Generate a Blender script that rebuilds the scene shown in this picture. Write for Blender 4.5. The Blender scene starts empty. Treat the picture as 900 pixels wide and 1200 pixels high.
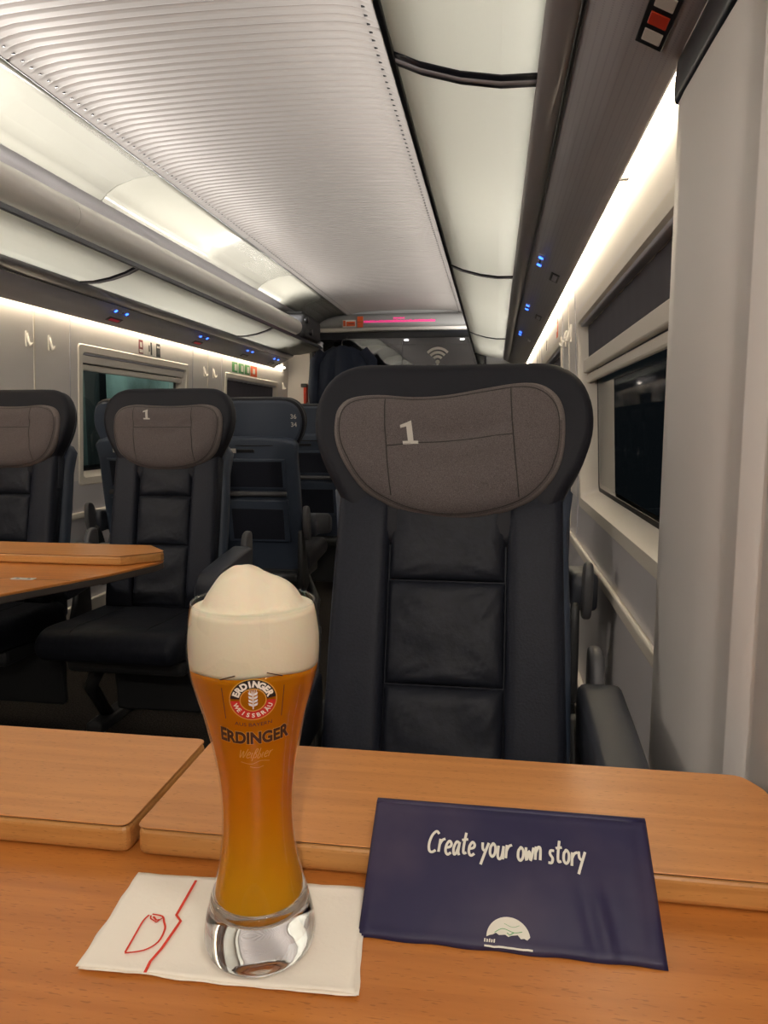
import bpy, bmesh, math, random
from mathutils import Vector, Matrix, noise
random.seed(7)
C = bpy.context.scene.collection
ZC = 1.08            # camera height; many heights below are written relative to the floor
XC = -0.95           # centre line of the carriage
PI = math.pi

# ---------------------------------------------------------------- materials
def new_mat(name):
    m = bpy.data.materials.new(name); m.use_nodes = True
    nt = m.node_tree; b = nt.nodes['Principled BSDF']
    return m, nt, b
def bump(nt, b, scale, strength, dist=0.002, stretch=None, detail=4, coord='Object'):
    tc = nt.nodes.new('ShaderNodeTexCoord'); mp = nt.nodes.new('ShaderNodeMapping')
    n = nt.nodes.new('ShaderNodeTexNoise'); n.inputs['Scale'].default_value = scale; n.inputs['Detail'].default_value = detail
    bp = nt.nodes.new('ShaderNodeBump'); bp.inputs['Strength'].default_value = strength; bp.inputs['Distance'].default_value = dist
    nt.links.new(tc.outputs[coord], mp.inputs[0])
    if stretch: mp.inputs['Scale'].default_value = stretch
    nt.links.new(mp.outputs[0], n.inputs['Vector']); nt.links.new(n.outputs[0], bp.inputs['Height'])
    nt.links.new(bp.outputs[0], b.inputs['Normal'])
    return n, mp
def mixcol(nt, b, fac, c1, c2, lo=0.35, hi=0.65):
    r = nt.nodes.new('ShaderNodeValToRGB'); r.color_ramp.elements[0].position = lo; r.color_ramp.elements[1].position = hi
    r.color_ramp.elements[0].color = (*c1, 1); r.color_ramp.elements[1].color = (*c2, 1)
    nt.links.new(fac, r.inputs[0]); nt.links.new(r.outputs[0], b.inputs['Base Color'])
    return r
def plain(name, col, rough=0.5, metal=0.0, nscale=0, nstr=0.0, vary=0.0, spec=0.5, coat=0.0, dist=0.002):
    m, nt, b = new_mat(name)
    b.inputs['Base Color'].default_value = (*col, 1); b.inputs['Roughness'].default_value = rough
    b.inputs['Metallic'].default_value = metal; b.inputs['Specular IOR Level'].default_value = spec
    b.inputs['Coat Weight'].default_value = coat
    if nscale:
        n, mp = bump(nt, b, nscale, nstr, dist)
        if vary:
            mixcol(nt, b, n.outputs[0], [c*(1-vary) for c in col], [min(1, c*(1+vary)) for c in col])
    return m
def emit(name, col, s):
    m, nt, b = new_mat(name)
    b.inputs['Base Color'].default_value = (*col, 1)
    b.inputs['Emission Color'].default_value = (*col, 1); b.inputs['Emission Strength'].default_value = s
    return m
def wood(name, c1, c2, rough=0.38, stretch=(3, 60, 60), coat=0.0):
    m, nt, b = new_mat(name); b.inputs['Roughness'].default_value = rough; b.inputs['Coat Weight'].default_value = coat
    tc = nt.nodes.new('ShaderNodeTexCoord'); mp = nt.nodes.new('ShaderNodeMapping'); mp.inputs['Scale'].default_value = stretch
    nt.links.new(tc.outputs['Object'], mp.inputs[0])
    n = nt.nodes.new('ShaderNodeTexNoise'); n.inputs['Scale'].default_value = 1.6; n.inputs['Detail'].default_value = 7; n.inputs['Distortion'].default_value = 0.6
    nt.links.new(mp.outputs[0], n.inputs['Vector'])
    r = nt.nodes.new('ShaderNodeValToRGB'); r.color_ramp.elements[0].position = 0.3; r.color_ramp.elements[1].position = 0.7
    r.color_ramp.elements[0].color = (*c1, 1); r.color_ramp.elements[1].color = (*c2, 1)
    nt.links.new(n.outputs[0], r.inputs[0])
    # short dark medullary flecks of beech
    mp2 = nt.nodes.new('ShaderNodeMapping'); mp2.inputs['Scale'].default_value = (110, 700, 700)
    nt.links.new(tc.outputs['Object'], mp2.inputs[0])
    n2 = nt.nodes.new('ShaderNodeTexNoise'); n2.inputs['Scale'].default_value = 1.0; n2.inputs['Detail'].default_value = 1
    nt.links.new(mp2.outputs[0], n2.inputs['Vector'])
    r2 = nt.nodes.new('ShaderNodeValToRGB'); r2.color_ramp.elements[0].position = 0.27; r2.color_ramp.elements[1].position = 0.36
    r2.color_ramp.elements[0].color = (0.62, 0.55, 0.5, 1); r2.color_ramp.elements[1].color = (1, 1, 1, 1)
    nt.links.new(n2.outputs[0], r2.inputs[0])
    mx = nt.nodes.new('ShaderNodeMix'); mx.data_type = 'RGBA'; mx.blend_type = 'MULTIPLY'; mx.inputs[0].default_value = 0.8
    nt.links.new(r.outputs[0], mx.inputs[6]); nt.links.new(r2.outputs[0], mx.inputs[7])
    nt.links.new(mx.outputs[2], b.inputs['Base Color'])
    return m

M = {}
M['leather'] = plain('navy_leather', (0.0115, 0.0135, 0.0215), 0.55, nscale=260, nstr=0.25, spec=0.20, vary=0.15)
M['leather_soft'] = plain('soft_leather', (0.0108, 0.0125, 0.019), 0.55, nscale=60, nstr=0.35, spec=0.22, vary=0.15, dist=0.003)
M['shell'] = plain('seat_shell', (0.035, 0.048, 0.075), 0.5, nscale=400, nstr=0.15, spec=0.4)
M['head'] = plain('headrest_leather', (0.0075, 0.008, 0.013), 0.6, nscale=300, nstr=0.2, spec=0.25)
M['edge'] = plain('piping_grey', (0.08, 0.085, 0.095), 0.5)
M['fabric'] = plain('grey_fabric', (0.118, 0.102, 0.102), 0.95, nscale=900, nstr=0.6, vary=0.35, spec=0.1)
M['fabric_edge'] = plain('grey_fabric_edge', (0.18, 0.158, 0.152), 0.95, nscale=900, nstr=0.6, vary=0.3, spec=0.1)
M['seam'] = plain('seam_thread', (0.03, 0.026, 0.026), 0.9)
M['seam_dark'] = plain('seam_black', (0.006, 0.007, 0.01), 0.8)
M['print'] = plain('light_print', (0.50, 0.47, 0.43), 0.7)
M['arm'] = plain('armrest_foam', (0.030, 0.034, 0.046), 0.45, nscale=500, nstr=0.15, spec=0.4)
M['bracket'] = plain('grey_plastic', (0.075, 0.075, 0.082), 0.5)
M['metal_dark'] = plain('dark_metal', (0.04, 0.042, 0.045), 0.45, metal=0.5)
M['carpet'] = plain('carpet', (0.030, 0.026, 0.023), 0.95, nscale=150, nstr=0.9, vary=0.5, spec=0.1, dist=0.006)
M['wall'] = plain('wall_panel', (0.76, 0.725, 0.71), 0.42, nscale=500, nstr=0.05)
M['wall_low'] = plain('wall_lower_panel', (0.64, 0.62, 0.65), 0.33, nscale=5, nstr=0.08, dist=0.02)
M['cream'] = plain('cream_trim', (0.76, 0.71, 0.64), 0.4)
M['ceil_side'] = plain('ceiling_side_panel', (0.255, 0.25, 0.215), 0.16, nscale=3.5, nstr=0.12, dist=0.03, spec=0.6)
M['tube'] = plain('rack_tube', (0.88, 0.86, 0.82), 0.25, metal=0.0, spec=0.6)
M['rackgrey'] = plain('rack_grey', (0.42, 0.41, 0.46), 0.5, nscale=300, nstr=0.05)
M['rackrim'] = plain('rack_rim', (0.30, 0.29, 0.31), 0.45)
M['rackdark'] = plain('rack_edge_dark', (0.012, 0.014, 0.022), 0.3)
M['blind'] = plain('blind_fabric', (0.075, 0.07, 0.085), 0.85, nscale=5, nstr=0.2)
M['winblack'] = plain('window_seal', (0.008, 0.008, 0.009), 0.4)
M['white'] = plain('white_plastic', (0.75, 0.72, 0.68), 0.4)
M['black'] = plain('black_plastic', (0.012, 0.012, 0.014), 0.35)
M['red'] = plain('red_plastic', (0.62, 0.05, 0.02), 0.4)
M['orange'] = plain('orange_sign', (0.72, 0.12, 0.03), 0.5)
M['green'] = plain('green_sign', (0.10, 0.32, 0.12), 0.5)
M['maroon'] = plain('maroon_print', (0.18, 0.03, 0.04), 0.5)
M['navy'] = plain('navy_cloth', (0.022, 0.032, 0.06), 0.9, nscale=30, nstr=0.5, dist=0.01)
M['suitcase'] = plain('suitcase_cloth', (0.045, 0.045, 0.05), 0.8, nscale=200, nstr=0.4)
M['wood'] = wood('beech_laminate', (0.41, 0.138, 0.026), (0.53, 0.195, 0.041), 0.33, (2.2, 42, 42))
M['woodtop'] = wood('beech_laminate_leaf', (0.50, 0.205, 0.058), (0.62, 0.270, 0.082), 0.36, (2.2, 42, 42))
M['woodedge'] = wood('beech_edge_band', (0.44, 0.20, 0.055), (0.58, 0.29, 0.09), 0.4, (2.5, 30, 80))
M['under'] = plain('table_underside', (0.05, 0.04, 0.035), 0.6)
M['blue_led'] = emit('blue_led', (0.03, 0.12, 1.0), 5)
M['red_led'] = emit('red_led', (0.7, 0.03, 0.08), 0.10)
M['pink_led'] = emit('pink_led', (1.0, 0.05, 0.28), 0.5)
M['lamp'] = emit('lamp_warm', (1.0, 0.85, 0.60), 21.0)
M['lamp_up'] = emit('lamp_cove', (1.0, 0.88, 0.72), 21.0)
M['spot'] = emit('downlight', (1.0, 0.95, 0.85), 22.0)
M['partition'] = plain('end_partition', (0.34, 0.34, 0.335), 0.35)
M['vest'] = plain('vestibule_panel', (0.10, 0.10, 0.105), 0.5)
M['napkin'] = plain('napkin_paper', (0.88, 0.82, 0.72), 0.95, nscale=220, nstr=0.35, spec=0.1, dist=0.001)
M['napred'] = plain('napkin_red', (0.62, 0.045, 0.02), 0.9)
M['vinyl'] = None
M['cream_print'] = plain('cream_print', (0.66, 0.64, 0.56), 0.6)
M['black_print'] = plain('glass_black_print', (0.012, 0.010, 0.012), 0.4)
M['dark_print'] = plain('glass_brown_print', (0.045, 0.014, 0.008), 0.4)
M['red_print'] = plain('glass_red_print', (0.55, 0.025, 0.02), 0.4)
M['gold_print'] = plain('glass_gold_print', (0.72, 0.40, 0.07), 0.35, metal=0.3)
M['white_print'] = plain('glass_white_print', (0.80, 0.76, 0.70), 0.5)
M['paper'] = plain('menu_paper', (0.7, 0.68, 0.64), 0.9)

def vinyl():
    m, nt, b = new_mat('navy_vinyl')
    b.inputs['Specular IOR Level'].default_value = 0.3; b.inputs['Base Color'].default_value = (0.022, 0.021, 0.072, 1); b.inputs['Roughness'].default_value = 0.3
    tc = nt.nodes.new('ShaderNodeTexCoord')
    n = nt.nodes.new('ShaderNodeTexNoise'); n.inputs['Scale'].default_value = 14; n.inputs['Detail'].default_value = 3
    nt.links.new(tc.outputs['Object'], n.inputs['Vector'])
    r = nt.nodes.new('ShaderNodeValToRGB'); r.color_ramp.elements[0].position = 0.45; r.color_ramp.elements[1].position = 0.75
    r.color_ramp.elements[0].color = (0.018, 0.015, 0.052, 1); r.color_ramp.elements[1].color = (0.045, 0.034, 0.068, 1)
    nt.links.new(n.outputs[0], r.inputs[0]); nt.links.new(r.outputs[0], b.inputs['Base Color'])
    r3 = nt.nodes.new('ShaderNodeMapRange'); r3.inputs[3].default_value = 0.40; r3.inputs[4].default_value = 0.6
    nt.links.new(n.outputs[0], r3.inputs[0]); nt.links.new(r3.outputs[0], b.inputs['Roughness'])
    bp = nt.nodes.new('ShaderNodeBump'); bp.inputs['Strength'].default_value = 0.35; bp.inputs['Distance'].default_value = 0.004
    n2 = nt.nodes.new('ShaderNodeTexNoise'); n2.inputs['Scale'].default_value = 22; n2.inputs['Detail'].default_value = 2
    nt.links.new(tc.outputs['Object'], n2.inputs['Vector']); nt.links.new(n2.outputs[0], bp.inputs['Height']); nt.links.new(bp.outputs[0], b.inputs['Normal'])
    return m
M['vinyl'] = vinyl()

def pane_mat(name, tint, refl_col=(1, 1, 1), ior=1.6):
    m = bpy.data.materials.new(name); m.use_nodes = True; nt = m.node_tree; nt.nodes.clear()
    o = nt.nodes.new('ShaderNodeOutputMaterial'); mx = nt.nodes.new('ShaderNodeMixShader')
    t = nt.nodes.new('ShaderNodeBsdfTransparent'); t.inputs[0].default_value = (*tint, 1)
    g = nt.nodes.new('ShaderNodeBsdfGlossy'); g.inputs['Roughness'].default_value = 0.015; g.inputs[0].default_value = (*refl_col, 1)
    f = nt.nodes.new('ShaderNodeFresnel')
    # a single sheet stands for a thin pane: same reflectance from both sides
    gn = nt.nodes.new('ShaderNodeNewGeometry'); mr = nt.nodes.new('ShaderNodeMapRange')
    mr.inputs[3].default_value = ior; mr.inputs[4].default_value = 1/ior
    nt.links.new(gn.outputs['Backfacing'], mr.inputs[0]); nt.links.new(mr.outputs[0], f.inputs[0])
    nt.links.new(f.outputs[0], mx.inputs[0]); nt.links.new(t.outputs[0], mx.inputs[1]); nt.links.new(g.outputs[0], mx.inputs[2])
    nt.links.new(mx.outputs[0], o.inputs[0])
    return m
M['pane'] = pane_mat('window_glass', (0.75, 0.8, 0.78), ior=1.9)
M['pane_end'] = pane_mat('partition_glass', (0.45, 0.46, 0.48), ior=2.0)

def frosted():
    m, nt, b = new_mat('rack_frosted_glass')
    b.inputs['Base Color'].default_value = (0.61, 0.605, 0.56, 1); b.inputs['Roughness'].default_value = 0.30
    b.inputs['Specular IOR Level'].default_value = 0.5
    bump(nt, b, 9, 0.05, 0.01)
    # translucent: some of the light above passes through
    tl = nt.nodes.new('ShaderNodeBsdfTranslucent'); tl.inputs[0].default_value = (0.90, 0.905, 0.85, 1)
    mx = nt.nodes.new('ShaderNodeMixShader'); mx.inputs[0].default_value = 0.72
    out = nt.nodes['Material Output']
    nt.links.new(b.outputs[0], mx.inputs[1]); nt.links.new(tl.outputs[0], mx.inputs[2]); nt.links.new(mx.outputs[0], out.inputs[0])
    return m
M['frost'] = frosted()

def ceiling_mat():
    m, nt, b = new_mat('ceiling_corrugated')
    b.inputs['Base Color'].default_value = (0.30, 0.278, 0.262, 1); b.inputs['Roughness'].default_value = 0.38; b.inputs['Metallic'].default_value = 0.15
    return m
M['ceil'] = ceiling_mat()

def rack_perf():
    m, nt, b = new_mat('rack_perforated')
    b.inputs['Roughness'].default_value = 0.5
    tc = nt.nodes.new('ShaderNodeTexCoord'); mp = nt.nodes.new('ShaderNodeMapping'); mp.inputs['Scale'].default_value = (160, 160, 160)
    nt.links.new(tc.outputs['Object'], mp.inputs[0])
    v = nt.nodes.new('ShaderNodeTexVoronoi'); v.inputs['Scale'].default_value = 1.0; v.inputs['Randomness'].default_value = 0.0
    nt.links.new(mp.outputs[0], v.inputs['Vector'])
    mixcol(nt, b, v.outputs['Distance'], (0.275, 0.265, 0.29), (0.335, 0.325, 0.355), 0.2, 0.4)
    return m
M['perf'] = rack_perf()

def glass_mat():
    m, nt, b = new_mat('clear_glass')
    b.inputs['Base Color'].default_value = (1, 1, 1, 1); b.inputs['Roughness'].default_value = 0.0
    b.inputs['Transmission Weight'].default_value = 1.0; b.inputs['IOR'].default_value = 1.5
    return m
M['glass'] = glass_mat()
M['glass_thin'] = pane_mat('thin_glass', (0.97, 0.98, 0.97), ior=1.42)

def beer_mat():
    # cloudy wheat beer: a refractive liquid with suspended yeast, deeper amber at the top, paler at the foot
    m, nt, b = new_mat('wheat_beer')
    tc = nt.nodes.new('ShaderNodeTexCoord'); sp = nt.nodes.new('ShaderNodeSeparateXYZ'); nt.links.new(tc.outputs['Object'], sp.inputs[0])
    mr = nt.nodes.new('ShaderNodeMapRange'); mr.inputs[1].default_value = 0.02; mr.inputs[2].default_value = 0.12
    nt.links.new(sp.outputs['Z'], mr.inputs[0])
    r = nt.nodes.new('ShaderNodeValToRGB')
    r.color_ramp.elements[0].color = (0.90, 0.57, 0.015, 1); r.color_ramp.elements[1].color = (0.80, 0.31, 0.002, 1)
    nt.links.new(mr.outputs[0], r.inputs[0]); nt.links.new(r.outputs[0], b.inputs['Base Color'])
    b.inputs['Roughness'].default_value = 0.12; b.inputs['Transmission Weight'].default_value = 0.40; b.inputs['IOR'].default_value = 1.34
    tl = nt.nodes.new('ShaderNodeBsdfTranslucent'); nt.links.new(r.outputs[0], tl.inputs[0])
    mx = nt.nodes.new('ShaderNodeMixShader'); mx.inputs[0].default_value = 0.42
    out = nt.nodes['Material Output']
    nt.links.new(b.outputs[0], mx.inputs[1]); nt.links.new(tl.outputs[0], mx.inputs[2]); nt.links.new(mx.outputs[0], out.inputs[0])
    return m
M['beer'] = beer_mat()
def foam_mat():
    m, nt, b = new_mat('beer_foam')
    b.inputs['Base Color'].default_value = (0.66, 0.575, 0.44, 1); b.inputs['Roughness'].default_value = 0.8
    b.inputs['Subsurface Weight'].default_value = 0.35; b.inputs['Subsurface Scale'].default_value = 0.008
    bump(nt, b, 420, 0.35, 0.0006)
    return m
M['foam'] = foam_mat()

# ---------------------------------------------------------------- object helpers
def link_mesh(name, me, mat, parent=None, smooth=False):
    o = bpy.data.objects.new(name, me); C.objects.link(o)
    if mat: me.materials.append(mat)
    if parent: o.parent = parent
    if smooth:
        for p in me.polygons: p.use_smooth = True
    return o
def vf(name, verts, faces, mat, parent=None, smooth=False, fix=True):
    me = bpy.data.meshes.new(name); me.from_pydata([tuple(v) for v in verts], [], faces); me.validate()
    if fix:
        bm = bmesh.new(); bm.from_mesh(me); bmesh.ops.recalc_face_normals(bm, faces=bm.faces); bm.to_mesh(me); bm.free()
    me.update()
    return link_mesh(name, me, mat, parent, smooth)
def bmo(name, bm, mat, parent=None, smooth=False):
    me = bpy.data.meshes.new(name)
    bmesh.ops.recalc_face_normals(bm, faces=bm.faces)
    bm.to_mesh(me); bm.free()
    return link_mesh(name, me, mat, parent, smooth)
def add_box(bm, x0, x1, y0, y1, z0, z1, bev=0.0, seg=2, mtx=None):
    r = bmesh.ops.create_cube(bm, size=1.0); vs = r['verts']
    for v in vs:
        v.co = Vector(((x0+x1)/2 + v.co.x*(x1-x0), (y0+y1)/2 + v.co.y*(y1-y0), (z0+z1)/2 + v.co.z*(z1-z0)))
    if bev > 0:
        es = list({e for v in vs for e in v.link_edges})
        rr = bmesh.ops.bevel(bm, geom=es, offset=bev, segments=seg, affect='EDGES', profile=0.5)
        vs = list({v for v in rr['verts']} | {v for v in vs if v.is_valid})
    if mtx:
        for v in vs: v.co = mtx @ v.co
    return vs
def box(name, x0, x1, y0, y1, z0, z1, mat, parent=None, bev=0.0, seg=2, smooth=False, mtx=None):
    bm = bmesh.new(); add_box(bm, x0, x1, y0, y1, z0, z1, bev, seg, mtx)
    return bmo(name, bm, mat, parent, smooth)
def offset_poly(pts, d):
    n = len(pts); out = []
    area = sum(pts[i][0]*pts[(i+1) % n][1]-pts[(i+1) % n][0]*pts[i][1] for i in range(n))
    sg = 1 if area > 0 else -1
    for i in range(n):
        p0 = Vector(pts[i-1]); p1 = Vector(pts[i]); p2 = Vector(pts[(i+1) % n])
        a = (p1-p0).normalized(); b = (p2-p1).normalized()
        na = Vector((-a.y, a.x))*sg; nb = Vector((-b.y, b.x))*sg
        t = (na+nb); t = t/max(0.35, t.length_squared/2) if t.length > 1e-6 else na
        out.append((p1.x+t.x*d/1.0, p1.y+t.y*d/1.0))
    return out
def catmull(pts, sub=4, closed=True):
    n = len(pts); out = []
    P = [Vector(p) for p in pts]
    rng = range(n) if closed else range(n-1)
    for i in rng:
        if closed: p0, p1, p2, p3 = P[i-1], P[i], P[(i+1) % n], P[(i+2) % n]
        else: p0, p1, p2, p3 = P[max(0, i-1)], P[i], P[i+1], P[min(n-1, i+2)]
        for k in range(sub):
            t = k/sub
            out.append(tuple(0.5*((2*p1)+(p2-p0)*t+(2*p0-5*p1+4*p2-p3)*t*t+(3*p1-p0-3*p2+p3)*t**3)))
    if not closed: out.append(tuple(P[-1]))
    return out
def slab(name, outline, w0, w1, r, mp, mat, parent=None, seg=4, smooth=True):
    """outline in (u,v) extruded from w0 to w1 with rounded edges of radius r, mapped by mp(u,v,w)"""
    n = len(outline); rings = []
    for k in range(seg+1):
        a = PI/2*k/seg; rings.append((r*(1-math.sin(a)), w0+r*(1-math.cos(a))))
    for k in range(seg+1):
        a = PI/2*k/seg; rings.append((r*(1-math.cos(a)), w1-r*(1-math.sin(a))))
    V = []; F = []
    for d, w in rings:
        for (u, v) in offset_poly(outline, d): V.append(mp(u, v, w))
    for k in range(len(rings)-1):
        for i in range(n):
            j = (i+1) % n; F.append((k*n+i, k*n+j, (k+1)*n+j, (k+1)*n+i))
    F.append(tuple(range(n))); F.append(tuple((len(rings)-1)*n+i for i in reversed(range(n))))
    o = vf(name, V, F, mat, parent, smooth)
    return o
def tube(name, pts, rad, mat, parent=None, nseg=6, closed=False, smooth=True, bm=None, caps=True):
    own = bm is None
    if own: bm = bmesh.new()
    P = [Vector(p) for p in pts]; n = len(P); rings = []
    up = Vector((0, 0, 1))
    for i in range(n):
        if closed: t = (P[(i+1) % n]-P[i-1])
        else: t = P[min(n-1, i+1)]-P[max(0, i-1)]
        t.normalize()
        a = t.cross(up)
        if a.length < 0.05: a = t.cross(Vector((1, 0, 0)))
        a.normalize(); b = t.cross(a)
        rr = rad[i] if isinstance(rad, (list, tuple)) else rad
        rings.append([bm.verts.new(P[i]+(a*math.cos(2*PI*k/nseg)+b*math.sin(2*PI*k/nseg))*rr) for k in range(nseg)])
    m = n if closed else n-1
    for i in range(m):
        A = rings[i]; B = rings[(i+1) % n]
        for k in range(nseg): bm.faces.new((A[k], A[(k+1) % nseg], B[(k+1) % nseg], B[k]))
    if not closed and caps:
        bm.faces.new(rings[0]); bm.faces.new(list(reversed(rings[-1])))
    if own: return bmo(name, bm, mat, parent, smooth)
def lathe(name, prof, mat, parent=None, n=64, smooth=True, close=False):
    V = []; F = []
    idx = []
    for (r, z) in prof:
        if r < 1e-6: idx.append([len(V)]); V.append((0, 0, z))
        else:
            idx.append(list(range(len(V), len(V)+n)))
            for k in range(n): V.append((r*math.cos(2*PI*k/n), r*math.sin(2*PI*k/n), z))
    L = len(prof)
    for i in range(L if close else L-1):
        A = idx[i]; B = idx[(i+1) % L]
        if len(A) == 1 and len(B) == 1: continue
        for k in range(n):
            j = (k+1) % n
            if len(A) == 1: F.append((A[0], B[j], B[k]))
            elif len(B) == 1: F.append((A[k], A[j], B[0]))
            else: F.append((A[k], A[j], B[j], B[k]))
    return vf(name, V, F, mat, parent, smooth)
def empty(name, loc=(0, 0, 0), rz=0):
    o = bpy.data.objects.new(name, None); C.objects.link(o); o.location = loc; o.rotation_euler = (0, 0, rz)
    o.empty_display_size = 0.05
    return o
def tag(o, label=None, cat=None, group=None, kind=None):
    if label: o['label'] = label
    if cat: o['category'] = cat
    if group: o['group'] = group
    if kind: o['kind'] = kind
    return o
def kids(o): return [c for c in ALLKIDS(o)]
def ALLKIDS(o): return [x for x in C.objects if x.parent is o]
def copy_tree(o, parent=None):
    c = o.copy(); C.objects.link(c)
    if parent: c.parent = parent
    for ch in ALLKIDS(o): copy_tree(ch, c)
    return c
def poly_obj(name, polys, mp, mat, parent=None):
    """flat polygons (lists of (u,v)) mapped by mp(u,v)"""
    V = []; F = []
    for p in polys:
        F.append(tuple(range(len(V), len(V)+len(p)))); V += [mp(*q) for q in p]
    return vf(name, V, F, mat, parent, fix=False)
def ribbon_polys(pts, w, closed=False):
    P = [Vector((p[0], p[1])) for p in pts]; out = []; n = len(P); L = []; R = []
    for i in range(n):
        t = (P[min(n-1, i+1)]-P[max(0, i-1)])
        t = t.normalized() if t.length > 1e-9 else Vector((1, 0))
        nn = Vector((-t.y, t.x)); ww = w*(0.5 if not callable(w) else 0.5)
        L.append(P[i]+nn*ww); R.append(P[i]-nn*ww)
    for i in range(n-1):
        out.append([tuple(R[i]), tuple(R[i+1]), tuple(L[i+1]), tuple(L[i])])
    return out
def text_mesh(body, size=1.0, offset=0.0, shear=0.0, spacing=1.0):
    cu = bpy.data.curves.new('lettering', 'FONT'); cu.body = body; cu.size = size; cu.offset = offset; cu.shear = shear
    cu.space_character = spacing; cu.align_x = 'CENTER'; cu.resolution_u = 4
    o = bpy.data.objects.new('lettering', cu); C.objects.link(o)
    dg = bpy.context.evaluated_depsgraph_get(); dg.update()
    me = o.evaluated_get(dg).to_mesh()
    V = [(v.co.x, v.co.y) for v in me.vertices]; F = [tuple(p.vertices) for p in me.polygons]
    o.evaluated_get(dg).to_mesh_clear(); bpy.data.objects.remove(o); bpy.data.curves.remove(cu)
    return V, F
ONE = [(-0.33, -0.5), (0.42, -0.5), (0.42, -0.36), (0.2, -0.36), (0.2, 0.5), (0.02, 0.5), (-0.36, 0.3), (-0.36, 0.17), (-0.05, 0.26), (-0.05, -0.36), (-0.33, -0.36)]
XL = lambda x: 2*XC - x        # mirror about the centre line of the carriage

# ---------------------------------------------------------------- the seat
RA = math.radians(17)
def seat_map(a, py, pz):
    sa, ca = math.sin(a), math.cos(a)
    def mp(u, v, w): return Vector((u, py + v*sa - w*ca, pz + v*ca + w*sa))
    return mp
WING = [(-0.135, 0.795), (-0.185, 0.784), (-0.217, 0.757), (-0.234, 0.716), (-0.237, 0.673), (-0.228, 0.632), (-0.212, 0.595), (-0.19, 0.555), (-0.172, 0.515), (-0.16, 0.47),
        (0.16, 0.47), (0.172, 0.515), (0.19, 0.555), (0.212, 0.595), (0.228, 0.632), (0.237, 0.673), (0.234, 0.716), (0.217, 0.757), (0.185, 0.784), (0.135, 0.795), (0, 0.798)]
PILLOW_TILT = [(-0.200, 0.681), (-0.195, 0.708), (-0.175, 0.727), (-0.130, 0.735), (-0.069, 0.733), (-0.009, 0.737), (0.050, 0.747), (0.108, 0.755), (0.146, 0.753), (0.172, 0.737),
          (0.187, 0.711), (0.191, 0.673), (0.186, 0.621), (0.167, 0.58), (0.132, 0.547), (0.083, 0.528), (0.026, 0.518), (-0.032, 0.520), (-0.091, 0.535), (-0.145, 0.565), (-0.181, 0.611), (-0.197, 0.649)]
PILLOW_EVEN = [(-0.190, 0.675), (-0.186, 0.70), (-0.165, 0.722), (-0.120, 0.732), (-0.06, 0.730), (0.0, 0.729), (0.06, 0.730), (0.120, 0.732), (0.165, 0.722), (0.186, 0.70),
          (0.192, 0.668), (0.186, 0.625), (0.168, 0.588), (0.132, 0.56), (0.083, 0.545), (0.026, 0.538), (-0.032, 0.538), (-0.085, 0.545), (-0.132, 0.562), (-0.168, 0.590), (-0.184, 0.630), (-0.189, 0.655)]
PILLOW_FLIP = [(-u, v) for u, v in reversed(PILLOW_EVEN)]

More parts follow.
